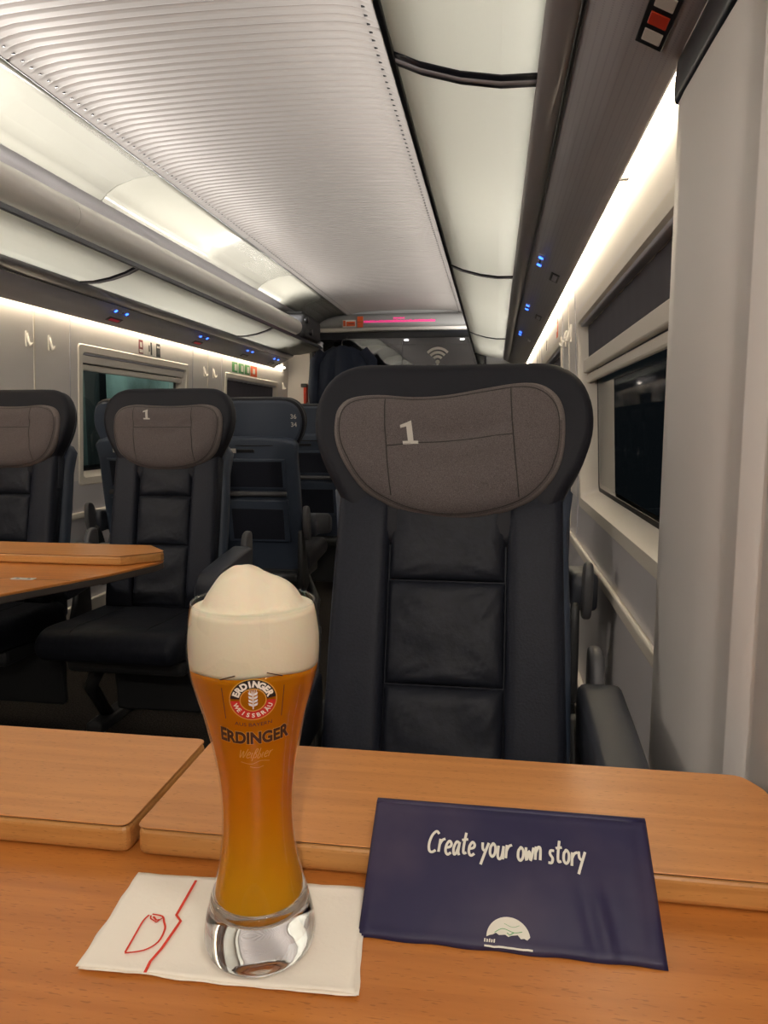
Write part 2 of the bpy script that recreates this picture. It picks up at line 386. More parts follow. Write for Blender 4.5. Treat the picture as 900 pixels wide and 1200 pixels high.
def star(outline, c):
    pol = sorted((math.atan2(v-c[1], u-c[0]), math.hypot(u-c[0], v-c[1])) for u, v in outline)
    def R(t):
        n = len(pol)
        for i in range(n):
            a0, r0 = pol[i-1]; a1, r1 = pol[i]
            if i == 0: a0 -= 2*PI
            if a0 <= t <= a1: f = (t-a0)/max(1e-9, a1-a0); return r0+(r1-r0)*f
        a0, r0 = pol[-1]; a1, r1 = pol[0]; a1 += 2*PI
        f = (t-a0)/(a1-a0); return r0+(r1-r0)*f
    return R
def make_pillow(mp, outl, wbase, depth, parent, number=True, seed=0, numpos=(-0.070, 0.668), numsize=0.042, fine=True):
    ol = catmull(outl, 4); c = (0.0, 0.635); R = star(ol, c)
    def h(u, v):
        s = min(1.0, math.hypot(u-c[0], v-c[1])/R(math.atan2(v-c[1], u-c[0])))
        base = depth*(1-s**5)**0.5 if s < 1 else 0
        wr = 0.0
        if s < 0.97:
            fold = noise.noise(Vector((u*9+seed, v*26, seed*3.1)))*0.0035 + noise.noise(Vector((u*30, v*30, seed)))*0.0012
            sag = -0.004*math.exp(-((v-0.655)/0.02)**2)*math.cos(min(1, abs(u)/0.13)*PI/2)
            dimple = 0.0045*math.sin((math.hypot(u/1.6, v-0.69))*95+seed)*math.exp(-((math.hypot(u/1.6, v-0.69)-0.06)/0.03)**2)*(1 if v < 0.67 else 0.2)
            wr = (fold + sag + dimple)*min(1, (1-s)*8)
        return wbase + base + wr
    n = len(ol); V = []; F = []
    S = [1.0, 1.0, 0.995, 0.985, 0.965, 0.94, 0.9, 0.85, 0.78, 0.7, 0.6, 0.5, 0.4, 0.3, 0.2, 0.1]
    for k, s in enumerate(S):
        for (u, v) in ol:
            uu, vv = c[0]+(u-c[0])*s, c[1]+(v-c[1])*s
            V.append(mp(uu, vv, wbase-0.004 if k == 0 else h(uu, vv)))
    V.append(mp(c[0], c[1], h(*c)))
    for k in range(len(S)-1):
        for i in range(n): F.append((k*n+i, k*n+(i+1) % n, (k+1)*n+(i+1) % n, (k+1)*n+i))
    for i in range(n): F.append(((len(S)-1)*n+i, (len(S)-1)*n+(i+1) % n, len(V)-1))
    F.append(tuple(reversed(range(n))))
    from mathutils.bvhtree import BVHTree
    bv = BVHTree.FromPolygons(V, F); nrm = (mp(0, 0, 1)-mp(0, 0, 0)).normalized()
    def on(u, v, lift):
        q0 = mp(u, v, wbase+depth+0.05); hit = bv.ray_cast(q0, -nrm)
        return (hit[0] if hit[0] else mp(u, v, h(u, v))) + nrm*lift
    p = vf('headrest_cushion', V, F, M['fabric'], parent, True)
    me = p.data; me.materials.append(M['fabric_edge'])
    for q in me.polygons:
        if q.index < 4*n or (q.index < 5*n and (me.vertices[q.vertices[0]].co.z > mp(0, 0.70, 0).z)): q.material_index = 1
    bm = bmesh.new()
    def line(pts, closed=False, rad=0.0011):
        tube('', [on(u, v, 0.0002) for u, v in pts], rad, None, None, 5, closed, bm=bm)
    inner = [(c[0]+(u-c[0])*0.94, c[1]+(v-c[1])*(0.94 if v < 0.6 else 0.86)) for u, v in ol]
    line(inner, True, 0.0010)
    for sx, x0, x1 in ((-1, -0.112, -0.092), (1, 0.100, 0.118)):
        vt, vb = 0.74, 0.53
        pts = []
        for k in range(25):
            f = k/24; u = x0+(x1-x0)*f**1.6; v = 0.745-0.215*f
            if math.hypot(u-c[0], v-c[1]) < 0.93*R(math.atan2(v-c[1], u-c[0])): pts.append((u, v))
        line(pts)
    tilt = 0.1 if outl is PILLOW_TILT else 0.0
    line([(-0.104+0.21*k/16, (0.630 if tilt else 0.645)+tilt*0.2*k/16) for k in range(17)], rad=0.0009)
    bmo('seam', bm, M['seam'], p, True)
    if number:
        u0, v0 = numpos; a = 0.05 if tilt else 0
        def q(x, y):
            X = (x-0.13*y)*numsize*0.82; Y = y*numsize
            return on(u0+X*math.cos(a)-Y*math.sin(a), v0+X*math.sin(a)+Y*math.cos(a), 0.0009)
        # the numeral is laid as small cells so that it follows the cloth
        bm = bmesh.new()
        for (A_, B_, C_, D_) in (((-0.33, -0.5), (0.42, -0.5), (0.42, -0.37), (-0.33, -0.37)), ((-0.07, -0.37), (0.20, -0.37), (0.20, 0.5), (-0.07, 0.41)), ((-0.36, 0.17), (-0.07, 0.25), (-0.07, 0.41), (-0.36, 0.30))):
            A_, B_, C_, D_ = map(Vector, (A_, B_, C_, D_)); nn = 6; g_ = []
            for j in range(nn+1):
                for i in range(nn+1):
                    fx, fy = i/nn, j/nn; P_ = A_*(1-fx)*(1-fy)+B_*fx*(1-fy)+C_*fx*fy+D_*(1-fx)*fy
                    g_.append(bm.verts.new(q(P_.x, P_.y)))
            for j in range(nn):
                for i in range(nn): bm.faces.new((g_[j*(nn+1)+i], g_[j*(nn+1)+i+1], g_[(j+1)*(nn+1)+i+1], g_[(j+1)*(nn+1)+i]))
        bmo('number', bm, M['print'], p)
    return p

def patch(name, corners, depth, mp, wb, mat, parent, nx=18, ny=18, seed=0, wr=0.004, px=6, edge=0.008):
    """puffed cushion over a quad of (u,v) corners: bl, br, tr, tl"""
    bl, br, tr, tl = [Vector(c) for c in corners]; V = []; F = []
    for j in range(ny+1):
        for i in range(nx+1):
            fx = 0.5-0.5*math.cos(PI*i/nx); fy = 0.5-0.5*math.cos(PI*j/ny)
            p = bl*(1-fx)*(1-fy)+br*fx*(1-fy)+tr*fx*fy+tl*(1-fx)*fy
            X = abs(2*fx-1); Y = abs(2*fy-1)
            hh = depth*((1-X**px)*(1-Y**px))**0.5
            # leather wrinkles fanning from the corners
            cx = (0 if fx < .5 else 1); cy = (0 if fy < .5 else 1)
            dd = math.hypot((fx-cx), (fy-cy)); ang = math.atan2(abs(fy-cy), abs(fx-cx)+1e-6)
            fold = math.sin(ang*16+seed+dd*5)*math.exp(-((dd-0.22)/0.18)**2)*wr*0.55
            nn = noise.noise(Vector((p.x*14+seed*7, p.y*22, seed)))*wr
            hh += (fold+nn)*min(1, (1-X)*5)*min(1, (1-Y)*5)
            V.append(mp(p.x, p.y, wb+hh))
    w = nx+1
    for j in range(ny):
        for i in range(nx): F.append((j*w+i, j*w+i+1, (j+1)*w+i+1, (j+1)*w+i))
    # skirt to close the cushion
    ring = [i for i in range(w)]+[j*w+nx for j in range(1, ny+1)]+[ny*w+i for i in range(nx-1, -1, -1)]+[j*w for j in range(ny-1, 0, -1)]
    base = len(V)
    for k in ring:
        j, i = divmod(k, w); fx = 0.5-0.5*math.cos(PI*i/nx); fy = 0.5-0.5*math.cos(PI*j/ny)
        p = bl*(1-fx)*(1-fy)+br*fx*(1-fy)+tr*fx*fy+tl*(1-fx)*fy
        V.append(mp(p.x, p.y, wb-edge))
    n = len(ring)
    for k in range(n): F.append((ring[k], ring[(k+1) % n], base+(k+1) % n, base+k))
    F.append(tuple(range(base, base+n)))
    return vf(name, V, F, mat, parent, True)

def yz_slab(name, outl, x0, x1, r, mat, parent, seg=3):
    return slab(name, outl, x0, x1, r, lambda u, v, w: Vector((w, u, v)), mat, parent, seg)
def armrest(parent, sx, back=False):
    xc = sx*0.254
    # side view of the pad: (y, z)
    ol = catmull([(0.145, 0.645), (0.07, 0.648), (-0.08, 0.632), (-0.170, 0.618), (-0.212, 0.590), (-0.215, 0.540), (-0.180, 0.515), (-0.05, 0.530), (0.07, 0.545), (0.135, 0.550)], 3)
    a = yz_slab('armrest', ol, xc-0.036, xc+0.036, 0.013, M['arm'], parent)
    # thin joint line around the front cap
    bm = bmesh.new()
    tube('', [(xc-0.0365, -0.135, 0.545), (xc-0.0368, -0.140, 0.605), (xc-0.030, -0.141, 0.6185), (xc+0.030, -0.141, 0.6185), (xc+0.0368, -0.140, 0.605), (xc+0.0365, -0.135, 0.545)], 0.0012, None, None, 5, bm=bm)
    bmo('seam', bm, M['seam_dark'], a, True)
    xb = xc - sx*0.0
    br = catmull([(0.215, 0.685), (0.185, 0.698), (0.155, 0.680), (0.135, 0.62), (0.130, 0.56), (0.15, 0.53), (0.19, 0.54), (0.215, 0.60)], 3)
    yz_slab('armrest_bracket', br, xb-0.012, xb+0.012, 0.008, M['bracket'], parent)
    return a

def make_seat(name, recline, outl, seed=0, front=True, back=True, numpos=(-0.070, 0.668), numsize=0.042, legside=0, number=True, depth=0.042):
    root = empty(name)
    a = math.radians(recline); mp0 = seat_map(a, 0, 0.428)
    def mpc(u, v, w):      # the head region wraps forward at both sides
        k = max(0.0, min(1.0, (v-0.42)/0.15)); return mp0(u, v, w + k*0.55*u*u)
    wing = catmull(WING, 3)
    slab('headrest_wing', wing, -0.055, 0.02, 0.022, mpc, M['head'], root, 6)
    hs = offset_poly(wing, 0.010)
    slab('head_shell', hs, -0.066, -0.045, 0.012, mpc, M['shell'], root, 3)
    # light piping that follows the rear edge of the wing
    po = offset_poly(wing, 0.0015)
    tube('wing_piping', [mpc(u, v, -0.034) for u, v in po if v > 0.5], 0.0026, M['edge'], root, 5)
    # rear shell of the backrest
    sh = catmull([(-0.205, 0.10), (-0.207, 0.3), (-0.203, 0.50), (-0.195, 0.60), (0, 0.62), (0.195, 0.60), (0.203, 0.50), (0.207, 0.3), (0.205, 0.10), (0.20, -0.05), (0, -0.06), (-0.20, -0.05)], 3)
    slab('back_shell', sh, -0.085, -0.030, 0.018, mp0, M['shell'], root, 4)
    # frame under the leather
    fr = [(-0.185, -0.02), (-0.190, 0.30), (-0.190, 0.55), (0.190, 0.55), (0.190, 0.30), (0.185, -0.02)]
    slab('back_pad', fr, -0.035, 0.012, 0.008, mp0, M['leather'], root, 3)
    if front:
        for s in (-1, 1):
            c = [(s*0.196, 0.02), (s*0.0965, 0.02), (s*0.0985, 0.575), (s*0.188, 0.575)]
            if s > 0: c = [c[1], c[0], c[3], c[2]]
            patch('side_bolster', c, 0.024, mp0, 0.012, M['leather'], root, 18, 30, seed+s, 0.0015, 7, 0.025)
        b0 = 0.101
        for k, (v0, v1) in enumerate(((0.03, 0.2395), (0.2415, 0.4095), (0.4115, 0.58))):
            patch('back_cushion', [(-0.0955, v0), (0.0955, v0), (0.0965, v1), (-0.0965, v1)], 0.019, mp0, 0.012, M['leather_soft'], root, 26, 26, seed+k*1.7, 0.0045, 8, 0.02)
        p = make_pillow(mpc, outl, 0.018, depth, root, number, seed, numpos, numsize)
    # seat cushion: waterfall front edge
    sc = catmull([(0.06, 0.415), (0.04, 0.450), (-0.05, 0.458), (-0.20, 0.462), (-0.30, 0.470), (-0.350, 0.464), (-0.383, 0.440), (-0.388, 0.405), (-0.365, 0.375), (-0.30, 0.365), (-0.1, 0.350), (0.05, 0.350)], 3)
    cush = yz_slab('seat_cushion', sc, -0.228, 0.228, 0.035, M['leather_soft'], root, 6)
    for sx in (-0.115, 0.115):
        bm = bmesh.new()
        tube('', [(sx, y, z) for y, z in ((-0.03, 0.4585), (-0.2, 0.4635), (-0.30, 0.4712), (-0.350, 0.4652), (-0.3835, 0.441), (-0.389, 0.405), (-0.365, 0.375))], 0.0016, None, None, 5, bm=bm)
        bmo('seam', bm, M['seam_dark'], cush, True)
    box('seat_base', -0.200, 0.200, -0.26, 0.14, 0.30, 0.360, M['metal_dark'], root, 0.02, 3)
    for s in (-1, 1):
        armrest(root, s)
        hb = catmull([(0.19, 0.56), (0.15, 0.55), (0.09, 0.40), (0.06, 0.30), (0.14, 0.27), (0.20, 0.32)], 3)
        yz_slab('side_hinge', hb, s*0.222-0.012, s*0.222+0.012, 0.008, M['metal_dark'], root)
    # pedestal: two slanting legs on a foot rail
    lx = legside*0.235
    for (y0, y1) in ((-0.04, 0.02), (0.16, 0.14)):
        bm = bmesh.new()
        tube('', [(lx*0.7, y0-0.06, 0.30), (lx, y0-0.02, 0.18), (lx, y1+0.02, 0.04)], [0.028, 0.024, 0.022], None, None, 10, bm=bm)
        bmo('leg', bm, M['metal_dark'], root, True)
    box('foot_rail', lx-0.03, lx+0.03, -0.06, 0.24, 0.0, 0.045, M['metal_dark'], root, 0.012, 3)
    if back:
        def rb(n, u0, u1, v0, v1, w0, w1, mat, par, bev=0.006):
            return slab(n, [(u0, v0), (u1, v0), (u1, v1), (u0, v1)], w1, w0, -bev if False else bev, lambda u, v, w: mp0(u, v, w), mat, par, 2, False)
        bz = -0.085
        # tray table frame and panel, grab bar, magazine pocket, name strip
        t = rb('tray_table', -0.150, 0.150, 0.365, 0.515, bz, bz-0.014, M['shell'], root)
        rb('tray_panel', -0.135, 0.135, 0.377, 0.503, bz-0.012, bz-0.017, M['leather'], t, 0.002)
        bm = bmesh.new(); tube('', [mp0(-0.15, 0.345, bz-0.020), mp0(0.15, 0.345, bz-0.020)], 0.012, None, None, 10, bm=bm)
        bmo('grab_bar', bm, M['bracket'], root, True)
        pk = rb('magazine_pocket', -0.155, 0.155, 0.10, 0.315, bz, bz-0.022, M['shell'], root)
        rb('pocket_panel', -0.130, 0.130, 0.115, 0.270, bz-0.020, bz-0.025, M['leather'], pk, 0.002)
        rb('seat_number_strip', 0.0, 0.085, 0.545, 0.560, bz-0.0, bz-0.006, M['black'], root, 0.001)
        rb('number_plate', 0.09, 0.115, 0.542, 0.563, bz-0.0, bz-0.006, M['print'], root, 0.001)
        # horizontal joint between the head shell and the lower shell
        tube('shell_joint', [mpc(u, 0.578, -0.0875) for u in [-0.16+0.32*k/12 for k in range(13)]], 0.003, M['seam_dark'], root, 5)
        lower = box('lower_back_cover', -0.20, 0.20, 0.04, 0.075, 0.06, 0.42, M['metal_dark'], root, 0.012, 3)
    return root

# right single seat opposite the camera
SX = -0.075
PILLOW_TILT = [(u, v-0.005) for u, v in PILLOW_TILT]
seat = make_seat('train_seat', 18.3, PILLOW_TILT, 1.3, back=True, numpos=(-0.068, 0.653))
seat.location = (SX, 1.069, 0)
tag(seat, 'large dark navy leather seat facing us just beyond the beer table', 'train seat', 'dark navy train seats')
# left pair facing the camera
PILLOW_BIG = [(u*1.05+0.008, 0.731-(0.731-v)*1.19) for u, v in PILLOW_EVEN]
sa = make_seat('train_seat', 12, PILLOW_BIG, 4.1, numpos=(-0.062, 0.690), numsize=0.036, legside=-1, depth=0.048)
sa.location = (-1.134, 2.306, 0)
tag(sa, 'navy leather seat across the aisle, its whole grey pillow with a 1 in view', 'train seat', 'dark navy train seats')
sb = copy_tree(sa); sb.location = (-1.740, 2.306, 0)
tag(sb, 'dark navy leather seat cut by the left edge of the photo, behind the wooden table', 'train seat', 'dark navy train seats')
# rows that face away from us
def facing_away(x, y, label):
    o = copy_tree(PROTO_B); o.location = (x, y, 0)
    tag(o, label, 'train seat', 'dark navy train seats'); return o
PROTO_B = make_seat('train_seat', 10, PILLOW_FLIP, 7.7, number=False, depth=0.045, legside=-1)
PROTO_B.rotation_euler = (0, 0, PI); PROTO_B.location = (-1.134, 3.52, 0)
# seat numbers on the wing of the nearest one
for txt, v in (('36', 0.700), ('34', 0.662)):
    V, F = text_mesh(txt, 0.030, 0.0006)
    mpn = seat_map(math.radians(10), 0, 0.428)
    vf('number', [mpn(-0.192-x, v+y, -0.066+0.55*0.192**2-0.0012) for x, y in V], F, M['print'], PROTO_B, fix=False)
tag(PROTO_B, 'navy seat seen from behind, marked 36 and 34 on its headrest wing', 'train seat', 'dark navy train seats')
facing_away(-1.740, 3.52, 'navy seat seen from behind through the gap between the two forward seats on the left')
for i, y in enumerate((4.62, 5.62, 6.55)):
    which = ('behind the seat marked 36 and 34', 'two rows beyond the seat marked 36 and 34', 'farthest row by the glass partition')[i]
    facing_away(-1.134, y, 'aisle seat seen from behind, ' + which)
    facing_away(-1.740, y, 'left window seat seen from behind, ' + which)
for i, y in enumerate((2.25, 3.3, 4.3)):
    which = ('with its armrest showing beside the large front seat at the right', 'hidden behind the large front seat, two rows beyond it', 'hidden behind the large front seat, three rows beyond it')[i]
    if i == 0: facing_away(0.012, y, 'dark seat back ' + which)

# ---------------------------------------------------------------- floor, ceiling, walls
Y0, Y1 = -2.6, 7.7
o = box('floor', -2.4, 0.5, Y0, 10.6, -0.06, 0.0, M['carpet']); tag(o, kind='structure')
# corrugated ceiling, real ribs across the carriage
def ceiling():
    xs = [-0.60, -0.585, -0.57, -0.555, -0.53, -0.48, -0.42, -0.34, -0.25, -0.12, 0, 0.12, 0.25, 0.34, 0.42, 0.48, 0.53, 0.555, 0.57, 0.585, 0.60]
    pitch = 0.0455; k = 12; V = []; F = []
    ys = []; y = Y0
    while y < Y1: ys.append(y); y += pitch/k
    ys.append(Y1)
    for y in ys:
        seam = min(abs(((y-0.0) % 2.24)-0.01), 2.24)
        ph = (y/pitch) % 1.0
        rib = max(0.0, 1-abs(ph-0.5)/0.2); rib = rib*rib*(3-2*rib)
        for x in xs:
            fade = max(0.0, min(1.0, (0.575-abs(x))/0.03))
            curve = 2.27 - 0.020*(abs(x)/0.6)**2 - (0.025*((abs(x)-0.45)/0.15)**2 if abs(x) > 0.45 else 0)
            z = curve + 0.010*rib*fade
            if ((y) % 2.24) < 0.011: z += 0.006
            V.append((XC+x, y, z))
    w = len(xs)
    for j in range(len(ys)-1):
        for i in range(w-1): F.append((j*w+i, j*w+i+1, (j+1)*w+i+1, (j+1)*w+i))
    o = vf('ceiling', V, F, M['ceil'], None, True, fix=False); tag(o, kind='structure')
    # slot at each rib end, along both edges
    bm = bmesh.new(); n = 0
    y = Y0+0.5*pitch
    y = math.ceil(Y0/pitch)*pitch
    while y < Y1:
        for s in (-1, 1):
            x = XC+s*0.566
            zz = 2.27-0.02*(0.566/0.6)**2-0.025*((0.566-0.45)/0.15)**2
            add_box(bm, x-0.005, x+0.005, y-0.003, y+0.003, zz-0.002, zz+0.004)
        y += pitch
    so = bmo('slot', bm, M['black'], o); tag(so, kind='stuff')
    return o
CE = ceiling()
def strip(name, prof, y0, y1, mat, parent=None, smooth=True, thick=0.0):
    V = []; F = []
    for (x, z) in prof: V += [(x, y0, z), (x, y1, z)]
    for i in range(len(prof)-1): F.append((2*i, 2*i+1, 2*i+3, 2*i+2))
    o = vf(name, V, F, mat, parent, smooth, fix=False)
    if thick:
        m = o.modifiers.new('t', 'SOLIDIFY'); m.thickness = thick; m.offset = 0
    return o
def mir(prof, s): return [(XL(x) if s < 0 else x, z) for x, z in prof]
# upper side panels (glossy, lit from below), one per side; joints are narrow grooves
side_prof = [(-0.345, 2.226), (-0.30, 2.232), (-0.22, 2.222), (-0.13, 2.195), (-0.08, 2.165), (-0.045, 2.130)]
for s, nm in ((-1, 'trim_1'), (1, 'trim_2')):
    e = empty(nm, (XL(-0.2) if s < 0 else -0.2, 0, 0)); tag(e, kind='structure')
    ys = [Y0, 1.08, 3.33, 5.62, Y1]
    for a, b in zip(ys[:-1], ys[1:]):
        ob = strip('ceiling_panel', [(x-e.location.x, z) for x, z in mir(side_prof, s)], a+0.004, b-0.004, M['ceil_side'], e, True, 0.006)
    for b in ys[1:-1]:
        strip('panel_joint', [(x-e.location.x, z+0.006) for x, z in mir(side_prof, s)], b-0.01, b+0.01, M['metal_dark'], e, True)
    strip('shadow_gap', [(x-e.location.x, z) for x, z in mir([(-0.046, 2.131), (-0.022, 2.095), (-0.010, 2.04), (-0.008, 1.985)], s)], Y0, Y1, M['rackrim'], e, True, 0.005)
    # dark shadow gap profile along the corrugated field
    xg = XL(-0.345) if s < 0 else -0.345
    box('gap_profile', xg-e.location.x-0.006, xg-e.location.x+0.006, Y0, Y1, 2.224, 2.250, M['metal_dark'], e)
# roof above so that no light leaks
tag(box('trim_6', -2.6, 0.7, Y0, 10.6, 2.40, 2.44, M['vest']), kind='structure')

def wall_x(z): # inner face of the right wall, leaning in above the sill
    if z < 0.8: return 0.352
    if z < 1.70: return 0.352-0.042*(z-0.8)/0.9
    return 0.31
WZ0, WZ1 = 0.775, 1.490      # window opening
def build_wall(s, wins, nm):
    zs = [0.0, 0.3, 0.585, WZ0, 0.9, 1.1, 1.3, WZ1, 1.58, 1.70, 1.95, 2.40]
    ys = [Y0]
    for (a, b) in wins: ys += [a, b]
    ys += [7.7]
    V = []; F = []; MI = []
    grid = {}
    for j, y in enumerate(ys):
        for i, z in enumerate(zs):
            x = wall_x(z); grid[(j, i)] = len(V); V.append((XL(x) if s < 0 else x, y, z))
    for j in range(len(ys)-1):
        for i in range(len(zs)-1):
            if j % 2 == 1 and zs[i] >= WZ0-1e-6 and zs[i+1] <= WZ1+1e-6: continue
            F.append((grid[(j, i)], grid[(j+1, i)], grid[(j+1, i+1)], grid[(j, i+1)])); MI.append(1 if zs[i] < WZ0-0.01 else 0)
    o = vf(nm, V, F, M['wall'], None, False, fix=False)
    o.data.materials.append(M['wall_low'])
    for p, k in zip(o.data.polygons, MI): p.material_index = k
    m = o.modifiers.new('t', 'SOLIDIFY'); m.thickness = 0.012; m.offset = (1 if s < 0 else -1)*-1.0
    # offset sign is chosen so that the skin grows away from the cabin
    tag(o, kind='structure'); return o
WR = [(-0.55, 0.85), (1.34, 3.02), (3.77, 5.17), (5.92, 7.32)]
WL = [(-0.75, 0.65), (1.50, 2.90), (3.70, 5.08), (5.86, 7.30)]
build_wall(1, WR, 'wall_right'); build_wall(-1, WL, 'wall_left')
tag(box('wall_back', -2.6, 0.6, Y0-0.05, Y0, 0, 2.4, M['wall']), kind='structure')

def rrect(y0, y1, z0, z1, r, n=5):
    pts = []
    for (cy, cz, a0) in ((y1-r, z1-r, 0), (y0+r, z1-r, PI/2), (y0+r, z0+r, PI), (y1-r, z0+r, 1.5*PI)):
        for k in range(n+1):
            a = a0+PI/2*k/n; pts.append((cy+r*math.cos(a), cz+r*math.sin(a)))
    return pts
wn = [0]
def window(s, y0, y1, blind_to, blind=True):
    """rounded reveal frame, black seal, glass pane and roller blind with its rail"""
    wn[0] += 1
    root = empty('window_%d' % wn[0], (0, (y0+y1)/2, 0)); root.location.y = 0
    tag(root, kind='structure')
    def X(depth, z): x = wall_x(z)+depth; return XL(x) if s < 0 else x
    r0 = rrect(y0-0.028, y1+0.028, WZ0-0.028, WZ1+0.028, 0.026)
    r1 = rrect(y0-0.022, y1+0.022, WZ0-0.022, WZ1+0.022, 0.022)
    r2 = rrect(y0+0.014, y1-0.014, WZ0+0.014, WZ1-0.014, 0.024)
    r3 = rrect(y0+0.055, y1-0.055, WZ0+0.045, WZ1-0.045, 0.03)
    r4 = rrect(y0+0.085, y1-0.085, WZ0+0.075, WZ1-0.075, 0.03)
    rings = [(r0, 0.0), (r1, -0.006), (r2, -0.006), (r3, 0.060)]
    def ringmesh(name, rings, mat):
        V = []; F = []; n = len(rings[0][0])
        for r, d in rings: V += [(X(d, z), y, z) for y, z in r]
        for k in range(len(rings)-1):
            for i in range(n): F.append((k*n+i, k*n+(i+1) % n, (k+1)*n+(i+1) % n, (k+1)*n+i))
        return vf(name, V, F, mat, root, True, fix=False)
    f = ringmesh('window_frame', rings, M['cream'])
    em = f.modifiers.new('e', 'EDGE_SPLIT'); em.split_angle = math.radians(30)
    ringmesh('window_seal', [(r3, 0.060), (r4, 0.064)], M['winblack'])
    n = len(r4)
    zz = [(X(0.062, z), y, z) for y, z in rrect(y0+0.056, y1-0.056, WZ0+0.046, WZ1-0.046, 0.04)]
    vf('pane', zz, [tuple(range(n))], M['pane'], root, fix=False)
    if blind:
        zb = blind_to
        xs = [(wall_x(z)+0.030, z) for z in (zb, WZ1-0.02)]
        V = []; F = []
        n = 40
        for k in range(n+1):
            y = y0+0.045+(y1-y0-0.09)*k/n; wv = 0.0015*math.sin(k*1.9)
            for x, z in xs: V.append((XL(x+wv) if s < 0 else x+wv, y, z))
        for k in range(n): F.append((2*k, 2*k+1, 2*k+3, 2*k+2))
        vf('roller_blind', V, F, M['blind'], root, True, fix=False)
        def slat(nm, d0, d1, z0, z1, mat, bev=0.005):
            a, b = X(d0, z0), X(d1, z0)
            box(nm, min(a, b), max(a, b), y0+0.03, y1-0.03, z0, z1, mat, root, bev, 2)
        if zb > WZ0+0.15:
            slat('blind_rail', 0.010, 0.034, zb-0.022, zb+0.028, M['cream'])
            slat('blind_grip', 0.022, 0.040, zb-0.062, zb-0.026, M['cream'], 0.008)
        slat('blind_cassette', 0.004, 0.045, WZ1-0.030, WZ1-0.006, M['rackgrey'])
    return root
window(1, *WR[1], 1.305); window(1, *WR[2], 0.84); window(1, *WR[3], 0.84)
window(-1, *WL[2], 1.44); window(-1, *WL[3], 0.84); window(-1, *WL[1], 1.44)
window(1, *WR[0], 0.84); window(-1, *WL[0], 0.84)

# long cream rail on the lower wall, vertical joints, baseboards
for s, nm in ((1, 'trim_3'), (-1, 'trim_4')):
    e = empty(nm); tag(e, kind='structure')
    def rail(name, z0, z1, d, mat, y0=Y0, y1=Y1, bev=0.008):
        x = wall_x((z0+z1)/2); a, b = x-d, x-0.0005
        if s < 0: a, b = XL(b), XL(a)
        box(name, a, b, y0, y1, z0, z1, mat, e, bev, 3)
    rail('wall_rail', 0.568, 0.606, 0.016, M['cream'])
    W = WR if s > 0 else WL
    for (a, b), (c, d) in zip(W[:-1], W[1:]):
        for y in ((b+c)/2, b+0.10, c-0.10):
            if y == (b+c)/2: y0_, y1_ = y-0.006, y+0.006
            else: y0_, y1_ = y-0.0015, y+0.0015
            V = []; F = []
            zs = [0.62, 0.8, 1.7] if y != (b+c)/2 else [0.62, 0.8, 1.7]
            for z in zs:
                x = wall_x(z)-0.002; x = XL(x) if s < 0 else x
                V += [(x, y0_, z), (x, y1_, z)]
            for k in range(len(zs)-1): F.append((2*k, 2*k+1, 2*k+3, 2*k+2))
            ob = vf('panel_joint', V, F, M['cream'] if y == (b+c)/2 else M['rackgrey'], e, fix=False)
            m = ob.modifiers.new('t', 'SOLIDIFY'); m.thickness = 0.003; m.offset = 0
for s, nm in ((1, 'baseboard_right'), (-1, 'baseboard_left')):
    a, b = (0.325, 0.351) if s > 0 else (XL(0.351), XL(0.325))
    tag(box(nm, a, b, Y0, Y1, 0.0, 0.11, M['cream'], None, 0.008), kind='structure')

# wide rounded panel beside the table, right edge of the photo
def pillar():
    plan = [(0.349, 1.262), (0.300, 1.262), (0.281, 1.256), (0.271, 1.240), (0.2695, 1.20), (0.2700, 1.05), (0.2715, 0.945), (0.2755, 0.925), (0.2755, 0.905), (0.2715, 0.885), (0.2715, 0.862), (0.2690, 0.855), (0.2690, 0.848), (0.2715, 0.842),
            (0.2715, 0.792), (0.2745, 0.788), (0.2745, 0.780), (0.2715, 0.776), (0.2715, 0.30), (0.2725, 0.02), (0.285, 0.0), (0.349, -0.01)]
    zs = [0.0, 0.4, 0.85, 1.3, 1.58, 1.66]
    V = []; F = []
    for z in zs:
        k = 0.0
        for x, y in plan: V.append((min(0.349, x+k), y, z))
    n = len(plan)
    for j in range(len(zs)-1):
        for i in range(n-1): F.append((j*n+i, j*n+i+1, (j+1)*n+i+1, (j+1)*n+i))
    o = vf('wall_pillar', V, F, M['wall'], None, True, fix=True)
    em = o.modifiers.new('e', 'EDGE_SPLIT'); em.split_angle = math.radians(50)
    o.name = 'trim_5'; tag(o, kind='structure')
    # dark rounded trim between the panel and the rack
    tr = [(0.275, 1.571), (0.267, 1.574), (0.265, 1.582), (0.265, 1.605), (0.268, 1.635), (0.276, 1.648), (0.290, 1.655)]
    d = strip('trim_top', [(x, z) for x, z in tr], -0.01, 1.245, M['rackdark'], o, True)
    V = [(x, 1.245, z) for x, z in tr]; vf('trim_end', V, [tuple(range(len(tr)))], M['rackdark'], o)
pillar()

